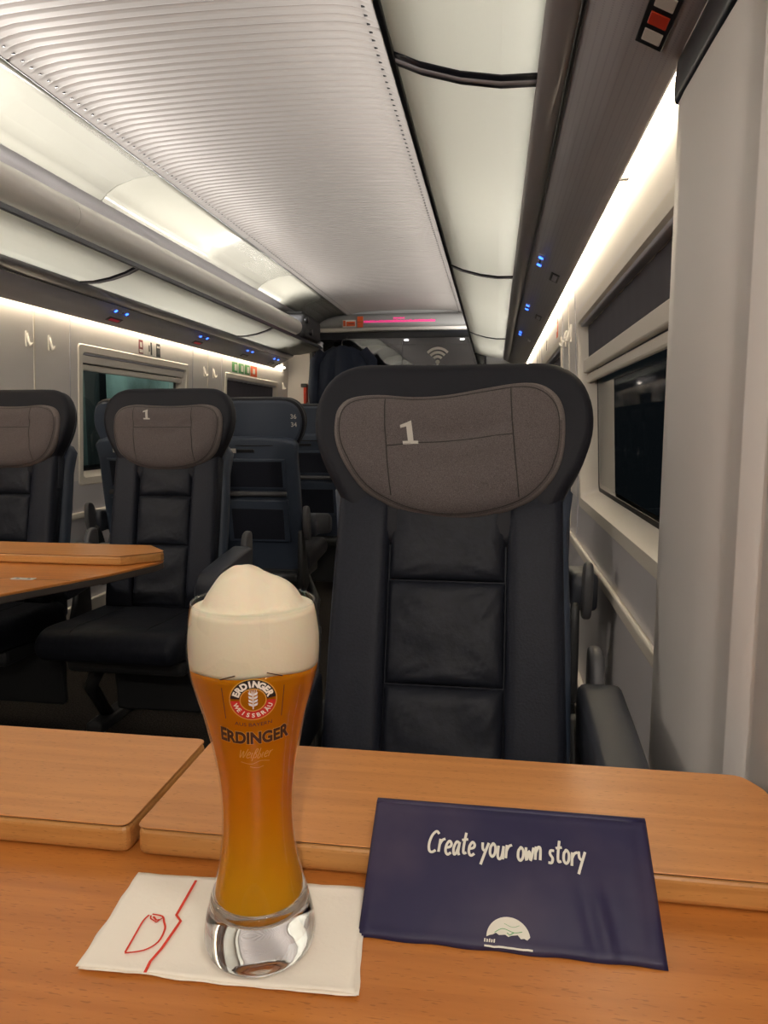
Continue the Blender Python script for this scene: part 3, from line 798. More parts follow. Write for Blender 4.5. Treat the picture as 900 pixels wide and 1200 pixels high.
# ---------------------------------------------------------------- luggage racks
def rack(s, y0, y1, divs, label, leds):
    root = empty('luggage_rack', (0, 0, 0)); tag(root, label, 'luggage rack')
    def P(prof): return mir(prof, s)
    gl = [(-0.218, 1.825), (-0.16, 1.800), (-0.08, 1.777), (0.0, 1.764), (0.073, 1.763)]
    cuts = [y0]+divs+[y1]
    for a, b in zip(cuts[:-1], cuts[1:]):
        strip('glass_panel', P(gl), a+0.018, b-0.018, M['frost'], root, True, 0.006)
    for d in divs:
        strip('divider', P([(x, z-0.004) for x, z in gl]), d-0.026, d+0.026, M['rackdark'], root, True, 0.006)
        strip('divider_inlay', P([(x, z-0.0085) for x, z in gl]), d-0.007, d+0.007, M['rackgrey'], root, True, 0.002)
    # dark inner edge rail of the glass
    a, b = -0.226, -0.212
    if s < 0: a, b = XL(b), XL(a)
    box('edge_rail', a, b, y0, y1, 1.812, 1.836, M['rackdark'], root, 0.003)
    # rounded front tube
    cx, cz, r = -0.165, 1.925, 0.068
    if s < 0: cx = XL(cx)
    cs = [y0, 0.9, 2.83, 4.70, y1 if s > 0 else 6.25]
    for a, b in zip(cs[:-1], cs[1:]):
        if b <= a: continue
        bm = bmesh.new()
        tube('', [(cx, a+0.002, cz), (cx, b-0.002, cz)], r, None, None, 40, bm=bm)
        t = bmo('front_tube', bm, M['tube'], root, True)
        em = t.modifiers.new('e', 'EDGE_SPLIT'); em.split_angle = math.radians(50)
    # shelf floor on top, grey rim and perforated underside
    strip('shelf', P([(0.085, 1.775), (0.30, 1.775)]), y0, y1, M['rackgrey'], root, False, 0.008)
    strip('rim', P([(0.070, 1.775), (0.072, 1.752), (0.080, 1.744), (0.124, 1.722)]), y0, y1, M['rackrim'], root, True, 0.004)
    strip('rim_groove', P([(0.121, 1.7235), (0.128, 1.720)]), y0, y1, M['black'], root, True, 0.008)
    strip('underside', P([(0.127, 1.721), (0.20, 1.683), (0.25, 1.657), (0.271, 1.642), (0.277, 1.646), (0.278, 1.70)]), y0, y1, M['perf'] if s > 0 else M['rackgrey'], root, True, 0.004)
    # end caps
    for y in ((y1,) if s < 0 else ()):
        pr = P([(-0.21, 1.83), (-0.08, 1.777), (0.073, 1.76), (0.124, 1.722), (0.27, 1.645), (0.27, 1.80), (-0.19, 1.86)])
        vf('end_cap', [(x, y, z) for x, z in pr]+[(x, y+0.01, z) for x, z in pr], [tuple(range(7)), tuple(range(13, 6, -1))]+[(i, (i+1) % 7, 7+(i+1) % 7, 7+i) for i in range(7)], M['rackgrey'], root)
    return root
rack(-1, Y0, 7.05, [-1.0, 1.15, 3.33, 5.48], 'long overhead luggage rack with frosted glass panels above the left windows', None)
rack(1, Y0, 7.66, [-0.6, 1.555, 3.51, 5.96], 'long overhead luggage rack with frosted glass panels above the right window', None)

# light strips: above the racks (hidden, shining on the ceiling) and below them along the wall
def light_strip(nm, x0, x1, z0, z1, mat, label, s, lab_group=None, cut=None):
    if s < 0: x0, x1 = XL(x1), XL(x0)
    r = empty(nm, ((x0+x1)/2, 0, z0)); tag(r, label, 'light')
    for (a, b) in cut:
        w = x1-x0
        box('light_tube', -w/2, w/2, a+0.01, b-0.01, 0, z1-z0, mat, r, 0.004)
        box('end_clip', -w/2-0.002, w/2+0.002, b-0.01, b+0.01, -0.001, z1-z0+0.004, M['bracket'], r)
    return r
seg = [(Y0+0.1, 0.5), (0.5, 1.9), (1.9, 3.4), (3.4, 4.9), (4.9, 6.3), (6.3, 7.5)]
segL = seg[:-1]+[(6.3, 7.0)]
def cove(s, label, cuts):
    X = XL(-0.045) if s < 0 else -0.045
    r = empty('cove_light', (X, 0, 1.965)); tag(r, label, 'light')
    box('light_tray', -0.022, 0.022, cuts[0][0], cuts[-1][1], -0.012, 0.0, M['white'], r, 0.002)
    for a, b in cuts:
        ld = bpy.data.lights.new('cove_lamp', 'AREA'); ld.shape = 'RECTANGLE'; ld.size = 0.02; ld.size_y = b-a-0.04
        ld.energy = COVE_W*(b-a); ld.color = (1.0, 0.95, 0.89); ld.spread = math.radians(150)
        lo = bpy.data.objects.new('cove_lamp', ld); C.objects.link(lo); lo.parent = r
        lo.location = (0, (a+b)/2, 0.012)
        d = Vector((-0.90 if s > 0 else 0.90, 0, 0.44)).normalized()
        zz = -d; yy = Vector((0, 1, 0)); xx = yy.cross(zz)
        lo.matrix_local = Matrix.Translation((0, (a+b)/2, 0.012)) @ Matrix((xx, yy, zz)).transposed().to_4x4()
COVE_W = 8.0
cove(-1, 'indirect light strip on top of the left luggage rack behind its tube', seg[:-1])
cove(1, 'indirect light strip on top of the right luggage rack, hidden from view', seg)
def area(name, parent, loc, target, sx, sy, W, col=(1.0, 0.95, 0.89), spread=160):
    ld = bpy.data.lights.new(name, 'AREA'); ld.shape = 'RECTANGLE'; ld.size = sx; ld.size_y = sy; ld.energy = W; ld.color = col; ld.spread = math.radians(spread)
    lo = bpy.data.objects.new(name, ld); C.objects.link(lo); lo.parent = parent
    d = (Vector(target)-Vector(loc)).normalized(); zz = -d; yy = Vector((0, 1, 0)); xx = yy.cross(zz).normalized(); yy = zz.cross(xx)
    lo.matrix_local = Matrix.Translation(Vector(loc)-parent.location) @ Matrix((xx, yy, zz)).transposed().to_4x4()
def rack_fill_lamp(s, cuts, label):  # fill light added above each rack to brighten its glass and the cabin
    X = XL(0.19) if s < 0 else 0.19
    r = empty('rack_fill_light', (X, 0, 2.17)); tag(r, label, 'light')
    box('fill_housing', -0.08, 0.08, cuts[0][0], cuts[-1][1], 0.0, 0.02, M['white'], r, 0.003)
    for a, b in cuts: box('hanger', -0.01, 0.01, (a+b)/2-0.01, (a+b)/2+0.01, 0.02, 0.232, M['bracket'], r)
    for a, b in cuts: area('rack_fill_lamp', r, (X, (a+b)/2, 2.165), (X, (a+b)/2, 1.0), 0.14, b-a-0.04, RACK_W*(b-a))
RACK_W = 2.35
rack_fill_lamp(-1, seg[:-1], 'added fill light above the left luggage rack shining down on its glass')
rack_fill_lamp(1, seg, 'added fill light above the right luggage rack, hidden by the rack')
def reading_lamp(s, x, y, target, W, label):
    X = XL(x) if s < 0 else x; z = 1.690
    r = empty('reading_lamp', (X, y, z)); tag(r, label, 'reading lamp')
    lathe('lamp_ring', [(0.045, 0.006), (0.045, -0.010), (0.038, -0.012), (0.036, -0.004), (0.0, -0.004)], M['rackgrey'], r, 24)
    area('lamp', r, (X, y, z-0.014), target, 0.07, 0.07, W, (1.0, 0.90, 0.78), 150)
reading_lamp(1, 0.17, 0.10, (-0.05, 0.62, 0.75), 1.3, 'round reading lamp under the right rack over the beer table, outside the picture')
reading_lamp(1, 0.15, -0.75, (-0.10, 0.8, 0.95), 8.5, 'round reading lamp under the right rack behind the camera')
reading_lamp(-1, 0.12, 0.6, (-1.3, 2.2, 0.9), 7.5, 'round reading lamp under the left rack over the table across the aisle')
light_strip('wall_light', 0.284, 0.306, 1.668, 1.682, M['lamp'], 'glowing warm light strip under the left luggage rack along the wall', -1, cut=seg)
light_strip('wall_light', 0.284, 0.306, 1.668, 1.682, M['lamp'], 'glowing warm light strip under the right luggage rack above the window', 1, cut=[(1.30, 1.9)]+seg[2:])

# reading lights and seat displays under the racks
def under_pt(x):   # height of the rack underside at x (right-hand x)
    pr = [(0.073, 1.745), (0.124, 1.722), (0.127, 1.721), (0.20, 1.683), (0.25, 1.657), (0.271, 1.642)]
    for (a, za), (b, zb) in zip(pr[:-1], pr[1:]):
        if a <= x <= b: return za+(zb-za)*(x-a)/(b-a)
    return 1.65
SL = math.atan2(0.038, 0.073)
def under_box(nm, s, x, y, wx, wy, t, mat, parent=None, dz=0.0):
    X = XL(x) if s < 0 else x
    z = under_pt(x)-0.004-dz
    mtx = Matrix.Translation((X, y, z)) @ Matrix.Rotation(SL*(1 if s > 0 else -1), 4, 'Y')
    return box(nm, -wx/2, wx/2, -wy/2, wy/2, -t/2, t/2, mat, parent, 0.001, 1, mtx=mtx)
def reading_light(s, y, label, x=0.158, disp=0.225, dy=0.10, red=True):
    r = under_box('reading_light_panel', s, x, y+0.06, 0.022, 0.20, 0.004, M['rackgrey'])
    tag(r, label, 'light panel', 'reading light panels under the racks')
    for k in (0.0, 0.12):
        X = XL(x) if s < 0 else x
        bm = bmesh.new()
        mtx = Matrix.Translation((X, y+k, under_pt(x)-0.008)) @ Matrix.Rotation(SL*(1 if s > 0 else -1), 4, 'Y')
        bmesh.ops.create_cone(bm, cap_ends=True, segments=16, radius1=0.009, radius2=0.009, depth=0.004, matrix=mtx)
        bmo('blue_button', bm, M['blue_led'], r)
    for k in (0.05, 0.075):
        under_box('button', s, x, y+k, 0.008, 0.012, 0.003, M['black'], r, 0.003)
    if disp:
        d = under_box('seat_display', s, disp, y+dy, 0.035, 0.14, 0.004, M['black'])
        tag(d, label.replace('pair of blue lit buttons', 'small dark seat display panel'), 'display', 'seat displays under the racks')
        under_box('display_digits', s, disp, y+dy, 0.020, 0.10, 0.002, M['red_led'] if red else M['rackgrey'], d, 0.0028)
reading_light(-1, 3.80, 'pair of blue lit buttons under the left rack, nearest to us')
reading_light(-1, 4.96, 'pair of blue lit buttons under the left rack, second from us')
reading_light(-1, 5.95, 'pair of blue lit buttons under the left rack, third from us', red=False)
reading_light(-1, 6.70, 'pair of blue lit buttons under the left rack, farthest from us', red=False)
reading_light(1, 2.85, 'pair of blue lit buttons under the right rack, nearest to us', dy=0.22, red=False)
reading_light(1, 3.95, 'pair of blue lit buttons under the right rack, second from us', dy=0.22, red=False)
reading_light(1, 5.05, 'pair of blue lit buttons under the right rack, third from us', dy=0.22, red=False)
# colourful sign on the rack underside, top right corner
sg = under_box('safety_sign', 1, 0.225, 1.17, 0.045, 0.17, 0.003, M['black'])
tag(sg, 'small colourful sign on the rack underside at the top right corner', 'sign')
for k, (mm, yy) in enumerate((('white', 1.225), ('red', 1.18), ('white', 1.135))):
    under_box('pictogram', 1, 0.225, yy, 0.030, 0.032, 0.002, M[mm], sg, 0.0022)

# ---------------------------------------------------------------- hooks and stickers on the walls
def hook(s, y, z, label):
    x = wall_x(z); X = XL(x) if s < 0 else x; d = 1 if s < 0 else -1
    r = empty('coat_hook', (X, y, z)); tag(r, label, 'coat hook', 'white coat hooks')
    box('base', -0.001 if d > 0 else -0.008, 0.008 if d > 0 else 0.001, -0.011, 0.011, -0.05, 0.025, M['white'], r, 0.003)
    tube('prong', [(d*0.004, 0, 0.015), (d*0.012, 0, -0.02), (d*0.020, 0, -0.045), (d*0.030, 0, -0.040), (d*0.033, 0, -0.028)], [0.007, 0.008, 0.008, 0.006, 0.004], M['white'], r, 8)
for y, l in ((3.24, 'leftmost white coat hook on the wall left of the first window'), (3.42, 'white coat hook on the wall just beside the left window frame'),
             (5.40, 'white coat hook between the two left windows, nearer one'), (5.58, 'white coat hook between the two left windows, farther one'),
             (7.50, 'white coat hook at the far end of the left wall')):
    hook(-1, y, 1.50, l)
hook(1, 3.28, 1.485, 'white coat hook on the right wall next to the blind, nearer one')
hook(1, 3.50, 1.485, 'white coat hook on the right wall beyond the blind, farther one')
def wall_card(nm, s, y, z, w, h, mat, label, cat, marks=(), group=None):
    x = wall_x(z)-0.0012; X = XL(x) if s < 0 else x
    r = box(nm, X-0.001, X+0.001, y-w/2, y+w/2, z-h/2, z+h/2, mat)
    tag(r, label, cat, group)
    XX = X+(0.0016 if s < 0 else -0.0016)
    for (dy, dz, ww, hh, mm) in marks:
        box('print', XX-0.0008, XX+0.0008, y+dy-ww/2, y+dy+ww/2, z+dz-hh/2, z+dz+hh/2, M[mm], r)
g = 'stickers above the left window'
wall_card('sticker', -1, 4.38, 1.570, 0.055, 0.085, M['maroon'], 'small maroon pictogram sticker above the left window, first of three', 'sticker', [(0, -0.026, 0.045, 0.02, 'white'), (0.0, 0.012, 0.02, 0.03, 'white')], g)
wall_card('sticker', -1, 4.50, 1.570, 0.055, 0.085, M['white'], 'small white pictogram sticker above the left window, middle of three', 'sticker', [(0.018, 0, 0.018, 0.08, 'black'), (-0.01, 0.0, 0.012, 0.04, 'black')], g)
wall_card('sticker', -1, 4.62, 1.570, 0.055, 0.085, M['black'], 'small black pictogram sticker above the left window, last of three', 'sticker', [(0, 0.02, 0.04, 0.012, 'white'), (0, -0.01, 0.03, 0.03, 'bracket')], g)
for k in range(3):
    wall_card('sticker', -1, 6.06+k*0.16, 1.572, 0.13, 0.085, M['green'], 'green emergency sticker above the far left window, ' + ('nearest of three', 'middle of three', 'farthest of three, next to the red one')[k], 'sticker', [(0.02, 0, 0.05, 0.055, 'white')], 'green stickers above the far left window')
wall_card('sticker', -1, 6.56, 1.570, 0.18, 0.095, M['orange'], 'red orange emergency sticker above the far left window', 'sticker', [(0.0, 0, 0.06, 0.05, 'white')])
wall_card('sticker', 1, 3.98, 1.585, 0.07, 0.10, M['orange'], 'small orange sticker on the right wall above the far blind', 'sticker', [(0, 0.0, 0.03, 0.04, 'white')])
wall_card('sticker', 1, 4.75, 1.575, 0.10, 0.09, M['white'], 'small grey pictogram sticker above the far right blind', 'sticker', [(0.0, 0.0, 0.06, 0.06, 'bracket')])

# ---------------------------------------------------------------- end of the carriage
E = box('wall_front', -2.26, -1.93, 7.70, 7.76, 0, 2.4, M['wall']); tag(E, kind='structure')
bm = bmesh.new(); add_box(bm, -0.10, 0.40, 7.70, 7.76, 0, 2.4); add_box(bm, -1.93, -0.10, 7.70, 7.76, 2.075, 2.4)
E2 = bmo('trim_8', bm, M['partition'], None); tag(E2, kind='structure')
# curved header bulging towards us, white lower lip
hp = [(7.70, 2.235), (7.66, 2.225), (7.635, 2.19), (7.625, 2.14), (7.63, 2.085)]
V = []; F = []
xs = [-2.00+1.90*k/30 for k in range(31)]
for x in xs:
    drop = 0.0
    if x < -1.55: drop = 0.13*((-1.55-x)/0.45)**2
    for (y, z) in hp: V.append((x, y, z - (drop if z > 2.1 else 0)*((z-2.085)/0.15)))
for i in range(30):
    for k in range(4): F.append((i*5+k, i*5+k+1, (i+1)*5+k+1, (i+1)*5+k))
hd = vf('trim_9', V, F, M['partition'], None, True, fix=False); m = hd.modifiers.new('t', 'SOLIDIFY'); m.thickness = 0.008; tag(hd, kind='structure')
tag(box('trim_10', -1.86, -0.12, 7.60, 7.70, 2.052, 2.086, M['white'], None, 0.006), kind='structure')
# led line of pink characters on the header
pl = empty('led_display', (-1.0, 7.622, 2.15)); tag(pl, 'pink glowing text line on the grey header above the glass partition', 'display')
V, F = text_mesh('Info Bistro Wagen Restaurant', 0.058, 0.001)
sw = max(v[0] for v in V)-min(v[0] for v in V)
random.seed(3)
def led_row(x0, x1, z, h):
    P = []; x = x0
    while x < x1:
        w = random.choice([0.008, 0.012, 0.016]); P.append([(x, z), (x+w, z), (x+w, z+h*random.uniform(0.6, 1)), (x, z+h*random.uniform(0.6, 1))]); x += w+0.004
    return P
poly_obj('led_line', led_row(-0.37, 0.36, -0.012, 0.026), lambda u, v: (u, 0.0, v), M['pink_led'], pl)
poly_obj('led_line', led_row(-0.06, 0.05, 0.022, 0.018), lambda u, v: (u, 0.0, v), M['pink_led'], pl)
for x, l, mm, w in ((-1.52, 'white emergency sign with orange print on the header over the glass partition', 'white', 0.14), (-1.405, 'tall plain orange emergency sign on the header beside the white one', 'orange', 0.06)):
    z0, z1 = (2.092, 2.165) if mm == 'white' else (2.088, 2.20)
    s_ = box('emergency_sign', x-w/2, x+w/2, 7.600, 7.612, z0, z1, M[mm]); tag(s_, l, 'sign')
    if mm == 'white':
        box('print', x-0.03, x+0.06, 7.598, 7.600, 2.103, 2.15, M['orange'], s_)
        box('print', x-0.065, x-0.04, 7.598, 7.600, 2.103, 2.160, M['orange'], s_)
        box('arrow', x-0.01, x+0.05, 7.5965, 7.598, 2.122, 2.130, M['maroon'], s_)
    else:
        box('print', x-0.025, x+0.025, 7.598, 7.600, 2.142, 2.146, M['maroon'], s_)
# glass partition
gp = empty('glass_partition', (-1.0, 7.72, 0)); tag(gp, 'dark reflective glass partition with a white wireless symbol at the end of the carriage', 'glass partition')
gp_pan = []
for x0, x1 in ((-0.93, 0.02), (0.024, 0.88)):
    box('pane', x0, x1, 0.0, 0.008, 0.12, 1.985, M['pane_end'], gp)
box('top_frame', -0.93, 0.88, -0.012, 0.02, 1.985, 2.055, M['rackdark'], gp, 0.004)
box('bottom_frame', -0.93, 0.88, -0.012, 0.02, 0.0, 0.12, M['rackdark'], gp, 0.004)
for x in (-0.93, 0.02, 0.88): box('post', x-0.004, x+0.004, -0.008, 0.016, 0.12, 1.985, M['bracket'], gp) if x != 0.02 else None
# wireless symbol: dot and three arcs
wp = []
cx, cz = 0.395, 1.735
for rr in (0.055, 0.098, 0.141):
    pts = [(cx+rr*math.cos(a), cz+rr*math.sin(a)) for a in [math.radians(42+96*k/14) for k in range(15)]]
    wp += ribbon_polys(pts, 0.026)
wp.append([(cx+0.022*math.cos(2*PI*k/14), cz+0.022*math.sin(2*PI*k/14)) for k in range(14)])
wp.append([(cx-0.01, cz-0.06), (cx+0.01, cz-0.06), (cx+0.01, cz), (cx-0.01, cz)])
poly_obj('wireless_symbol', wp, lambda u, v: (u, -0.0015, v), M['white_print'], gp)
# vestibule behind the glass
bm = bmesh.new()
add_box(bm, -2.26, 0.36, 10.5, 10.56, 0, 2.4); add_box(bm, -2.26, -2.2, 7.76, 10.5, 0, 2.4); add_box(bm, 0.30, 0.36, 7.76, 10.5, 0, 2.4)
tag(bmo('trim_11', bm, M['vest']), kind='structure')
tag(box('trim_12', -2.2, 0.30, 7.76, 10.5, 2.22, 2.26, M['rackgrey']), kind='structure')
for x, y in ((-1.32, 8.05), (-0.50, 8.05), (-1.25, 8.9), (-0.48, 8.9), (-1.2, 9.9), (-0.45, 9.9)):
    bm = bmesh.new(); bmesh.ops.create_cone(bm, cap_ends=True, segments=20, radius1=0.030, radius2=0.030, depth=0.01, matrix=Matrix.Translation((x, y, 2.213)))
    d = bmo('downlight', bm, M['spot']); tag(d, 'small round ceiling downlight glowing behind the glass partition', 'downlight', 'downlights behind the glass partition')
# dark posts left of the glass, extinguisher-like red hammer
tag(box('trim_7', -1.955, -1.925, 7.62, 7.72, 0, 2.08, M['bracket'], None, 0.004), kind='structure')
eh = empty('emergency_hammer', (-2.02, 7.68, 1.42)); tag(eh, 'red emergency hammer with black head on the wall at the far left end', 'emergency hammer')
box('holder', -0.022, 0.022, -0.001, 0.022, -0.10, 0.10, M['red'], eh, 0.008, 3)
box('handle', -0.016, 0.016, -0.03, 0.0, -0.13, 0.06, M['red'], eh, 0.008, 3)
box('hammer_head', -0.045, 0.02, -0.03, 0.0, 0.06, 0.10, M['black'], eh, 0.008, 3)
# dark navy coat hanging beside the partition
def cloth():
    V = []; F = []; nu, nv = 40, 26
    for j in range(nv+1):
        f = j/nv
        for i in range(nu+1):
            t = i/nu
            half = 0.10+0.17*min(1, f*5)**0.5+0.03*f
            x = (t*2-1)*half; y = 0.022*math.sin(t*19+f*2)*min(1, f*3)+0.04*abs(t*2-1)
            z = -f*0.85 - 0.06*abs(t*2-1)*(1-f)
            V.append((x, y, z))
    for j in range(nv):
        for i in range(nu): F.append((j*(nu+1)+i, j*(nu+1)+i+1, (j+1)*(nu+1)+i+1, (j+1)*(nu+1)+i))
    r = vf('coat', V, F, M['navy'], None, True, fix=False); m = r.modifiers.new('t', 'SOLIDIFY'); m.thickness = 0.05
    r.location = (-1.56, 7.40, 1.88); tag(r, 'dark navy coat hanging in front of the glass partition beyond the left seats', 'coat')
    tube('hanger_hook', [(0, 0.0, -0.02), (0, 0.01, 0.03), (0, 0.04, 0.06), (0, 0.10, 0.07), (0, 0.30, 0.12)], 0.005, M['bracket'], r, 6)
    sl = tube('sleeve', [(0.22, 0.02, -0.05), (0.31, 0.01, -0.16), (0.33, -0.01, -0.40), (0.32, -0.03, -0.62)], [0.055, 0.06, 0.055, 0.045], M['navy'], r, 14)
    sl = tube('sleeve', [(-0.20, 0.02, -0.05), (-0.28, 0.01, -0.16), (-0.30, -0.01, -0.40), (-0.29, -0.03, -0.62)], [0.055, 0.06, 0.055, 0.045], M['navy'], r, 14)
cloth()
# suitcase lying on the far end of the left rack
sc = empty('suitcase', (-1.86, 6.62, 1.846)); tag(sc, 'dark grey soft suitcase lying on the far end of the left luggage rack', 'suitcase')
box('body', -0.17, 0.20, -0.30, 0.30, 0.004, 0.205, M['suitcase'], sc, 0.035, 4, True)
box('front_pocket', -0.13, 0.16, -0.24, 0.20, 0.205, 0.232, M['suitcase'], sc, 0.012, 3, True)
for x in (-0.12, 0.15):
    bm = bmesh.new(); bmesh.ops.create_cone(bm, cap_ends=True, segments=20, radius1=0.030, radius2=0.030, depth=0.03, matrix=Matrix.Translation((0.205 if x > 0 else 0.205, -0.26 if x > 0 else -0.12, 0.06 if x < 0 else 0.15)) @ Matrix.Rotation(PI/2, 4, 'Y'))
    bmo('wheel', bm, M['black'], sc, True)
tube('handle', [(-0.05, -0.30, 0.10), (-0.05, -0.325, 0.10), (0.08, -0.325, 0.10), (0.08, -0.30, 0.10)], 0.008, M['black'], sc, 8)

# ---------------------------------------------------------------- outside the left window: dim greenish platform wall
st = box('station_wall', -5.30, -5.2, 1.5, 22.0, -0.6, 1.80, plain('station_tiles', (0.34, 0.42, 0.39), 0.5, nscale=1.2, nstr=0.2, vary=0.6))
tag(st, 'pale green lit wall outside the left window', 'wall')
bm = bmesh.new()
for y in (8.2, 11.6, 15.0, 18.5): add_box(bm, -4.9, -4.7, y, y+0.18, -0.6, 3.2, 0.02)
for i, y in enumerate((8.2, 11.6, 15.0, 18.5)):
    p_ = box('platform_column', -4.9, -4.7, y, y+0.18, -0.6, 3.0, M['vest'], None, 0.02)
    tag(p_, 'dark column standing outside the left window', 'column', 'columns outside the left window')
bm.free()
gl = box('platform_floor', -5.2, -2.9, 1.5, 22, -0.66, -0.6, M['vest']); tag(gl, 'dark platform floor outside the left window', 'platform')
ls = box('platform_lamp', -4.7, -4.64, 6.2, 18.6, 2.20, 2.25, emit('platform_tube', (0.75, 1.0, 0.92), 8)); tag(ls, 'greenish lamp tube over the platform outside the left window', 'light')

# ---------------------------------------------------------------- tables
TZ = ZC-0.378; LZ = ZC-0.35
def pslab(name, outl, z0, z1, r, mat, parent, seg=4):
    return slab(name, outl, z0, z1, r, lambda u, v, w: Vector((u, v, w)), mat, parent, seg, False)
def leaf(parent, outl):
    """folded leaf: rounded solid core with a laminate sheet on top"""
    c = pslab('folding_leaf', outl, TZ+0.0005, LZ-0.0022, 0.006, M['woodedge'], parent)
    pslab('seam_line', offset_poly(outl, 0.0012), LZ-0.0024, LZ-0.0014, 0.0003, M['under'], c, 1)
    pslab('laminate_top', outl, LZ-0.0014, LZ, 0.0006, M['woodtop'], c, 1)
    return c
def rc(pts, r=0.006, n=4):
    """round the corners of a polygon"""
    out = []; N = len(pts)
    for i in range(N):
        p0, p1, p2 = Vector(pts[i-1]), Vector(pts[i]), Vector(pts[(i+1) % N])
        a = p1+(p0-p1).normalized()*r; b = p1+(p2-p1).normalized()*r
        for k in range(n+1):
            t = k/n; out.append(tuple(a*(1-t)**2+p1*2*t*(1-t)+b*t*t))
    return out
tb = empty('folding_table', (0, 0, 0))
tag(tb, 'beech table with two thick folded leaves that carries the beer glass', 'table')
pslab('table_top', rc([(-0.64, 0.12), (0.262, 0.12), (0.262, 0.715), (0.245, 0.738), (-0.64, 0.738)]), TZ-0.020, TZ, 0.004, M['wood'], tb)
leaf(tb, rc([(-0.306, 0.560), (0.2635, 0.560), (0.2645, 0.712), (0.250, 0.739), (-0.306, 0.739)], 0.010))
leaf(tb, rc([(-0.64, 0.560), (-0.3135, 0.560), (-0.3135, 0.739), (-0.64, 0.739)], 0.010))
box('pedestal', -0.24, -0.14, 0.36, 0.50, 0.02, TZ-0.020, M['bracket'], tb, 0.02, 3)
box('foot_plate', -0.32, -0.06, 0.28, 0.58, 0.0, 0.022, M['metal_dark'], tb, 0.006)
tl = empty('folding_table', (0, 0, 0))
tag(tl, 'beech table at the left edge in front of the seats across the aisle', 'table')
top = rc([(-2.22, 1.24), (-1.22, 1.24), (-1.10, 1.44), (-0.965, 1.70), (-0.915, 1.86), (-0.917, 1.905), (-0.985, 1.975), (-2.22, 1.975)], 0.012)
pslab('table_top', top, TZ-0.024, TZ-0.006, 0.003, M['under'], tl)
pslab('table_laminate', top, TZ-0.007, TZ, 0.002, M['wood'], tl)
leaf(tl, rc([(-2.20, 1.793), (-0.990, 1.793), (-0.912, 1.872), (-0.912, 1.892), (-0.990, 1.973), (-2.20, 1.973)], 0.004))
strip('leaf_joint', [(0, 0)], 0, 0, M['under'], tl) if False else None
box('leaf_joint', -2.20, -1.02, 1.605, 1.607, TZ-0.001, TZ+0.0004, M['under'], tl)
hg = box('hinge', -1.175, -1.115, 1.597, 1.615, TZ+0.0001, TZ+0.0016, M['print'], tl, 0.0005)
for x in (-1.16, -1.13):
    box('screw', x-0.003, x+0.003, 1.603, 1.609, TZ+0.0016, TZ+0.0022, M['black'], hg)
box('pedestal', -1.72, -1.60, 1.52, 1.68, 0.02, TZ-0.024, M['bracket'], tl, 0.02, 3)
box('foot_plate', -1.82, -1.50, 1.42, 1.78, 0.0, 0.022, M['metal_dark'], tl, 0.006)

# ---------------------------------------------------------------- napkin
def napkin():
    root = None
    crn = [(-0.2818, 0.4272), (-0.0856, 0.4317), (-0.0990, 0.5416), (-0.2906, 0.5332)]
    def P(fx, fy):
        a, b, c, d = [Vector(q) for q in crn]
        return a*(1-fx)*(1-fy)+b*fx*(1-fy)+c*fx*fy+d*(1-fx)*fy
    def ply(z0, sh, seed, name, parent):
        V = []; F = []; nx, ny = 44, 26
        for j in range(ny+1):
            for i in range(nx+1):
                fx = i/nx; fy = j/ny; p = P(fx, fy)
                e = min(fx, 1-fx, fy, 1-fy)
                w = noise.noise(Vector((p.x*34+seed, p.y*34, seed)))*0.0020*(1 if e < 0.04 else 0.4)
                jit = noise.noise(Vector((p.x*60, p.y*60, seed+5)))*0.0012
                up = 0.0022*max(0, 1-e/0.10)**2*(0.4+0.6*noise.noise(Vector((fx*4, fy*4, seed+2))))
                # keep it flat where the glass stands
                flat = min(1, max(0, (math.hypot(p.x+0.1625, p.y-0.47)-0.042)/0.02))
                V.append((p.x+sh[0]+(jit if e < 0.01 else 0), p.y+sh[1]+(jit if e < 0.01 else 0), z0+(abs(w)*0.5+max(0, up))*flat))
        for j in range(ny):
            for i in range(nx): F.append((j*(nx+1)+i, j*(nx+1)+i+1, (j+1)*(nx+1)+i+1, (j+1)*(nx+1)+i))
        o = vf(name, V, F, M['napkin'], parent, True, fix=False)
        m = o.modifiers.new('t', 'SOLIDIFY'); m.thickness = 0.0004; m.offset = 1
        return o
    root = ply(TZ+0.0022, (0, 0), 1.0, 'paper_napkin', None)
    tag(root, 'white folded paper napkin with red line drawing under the beer glass', 'napkin')
    ply(TZ+0.0012, (0.0015, -0.0010), 4.0, 'napkin_ply', root); ply(TZ+0.0003, (0.0028, 0.0006), 9.0, 'napkin_ply', root)
    zt = TZ+0.0022+0.0012
    def nz(u, v):
        return (u, v, zt+0.0007)
    pol = ribbon_polys([(-0.2376, 0.5297), (-0.2365, 0.510), (-0.2353, 0.4868), (-0.2292, 0.4809), (-0.2303, 0.4517), (-0.2325, 0.4380), (-0.2313, 0.4277)], 0.0022)
    pol += ribbon_polys(catmull([(-0.2544, 0.4438), (-0.2562, 0.4627), (-0.2574, 0.4766), (-0.2560, 0.4838)], 4, False), 0.0015)
    pol += ribbon_polys(catmull([(-0.2540, 0.4850), (-0.2454, 0.4838), (-0.2412, 0.478), (-0.2370, 0.4705), (-0.2359, 0.4571), (-0.2421, 0.4478), (-0.2544, 0.4430)], 4, False), 0.0015)
    pol += ribbon_polys([(-0.2545, 0.4835), (-0.2530, 0.4800), (-0.2470, 0.4770), (-0.2440, 0.4825)], 0.0012)
    pol += ribbon_polys([(-0.2520, 0.4825), (-0.2480, 0.4790), (-0.2455, 0.4800)], 0.0016)
    poly_obj('red_drawing', pol, nz, M['napred'], root)
napkin()

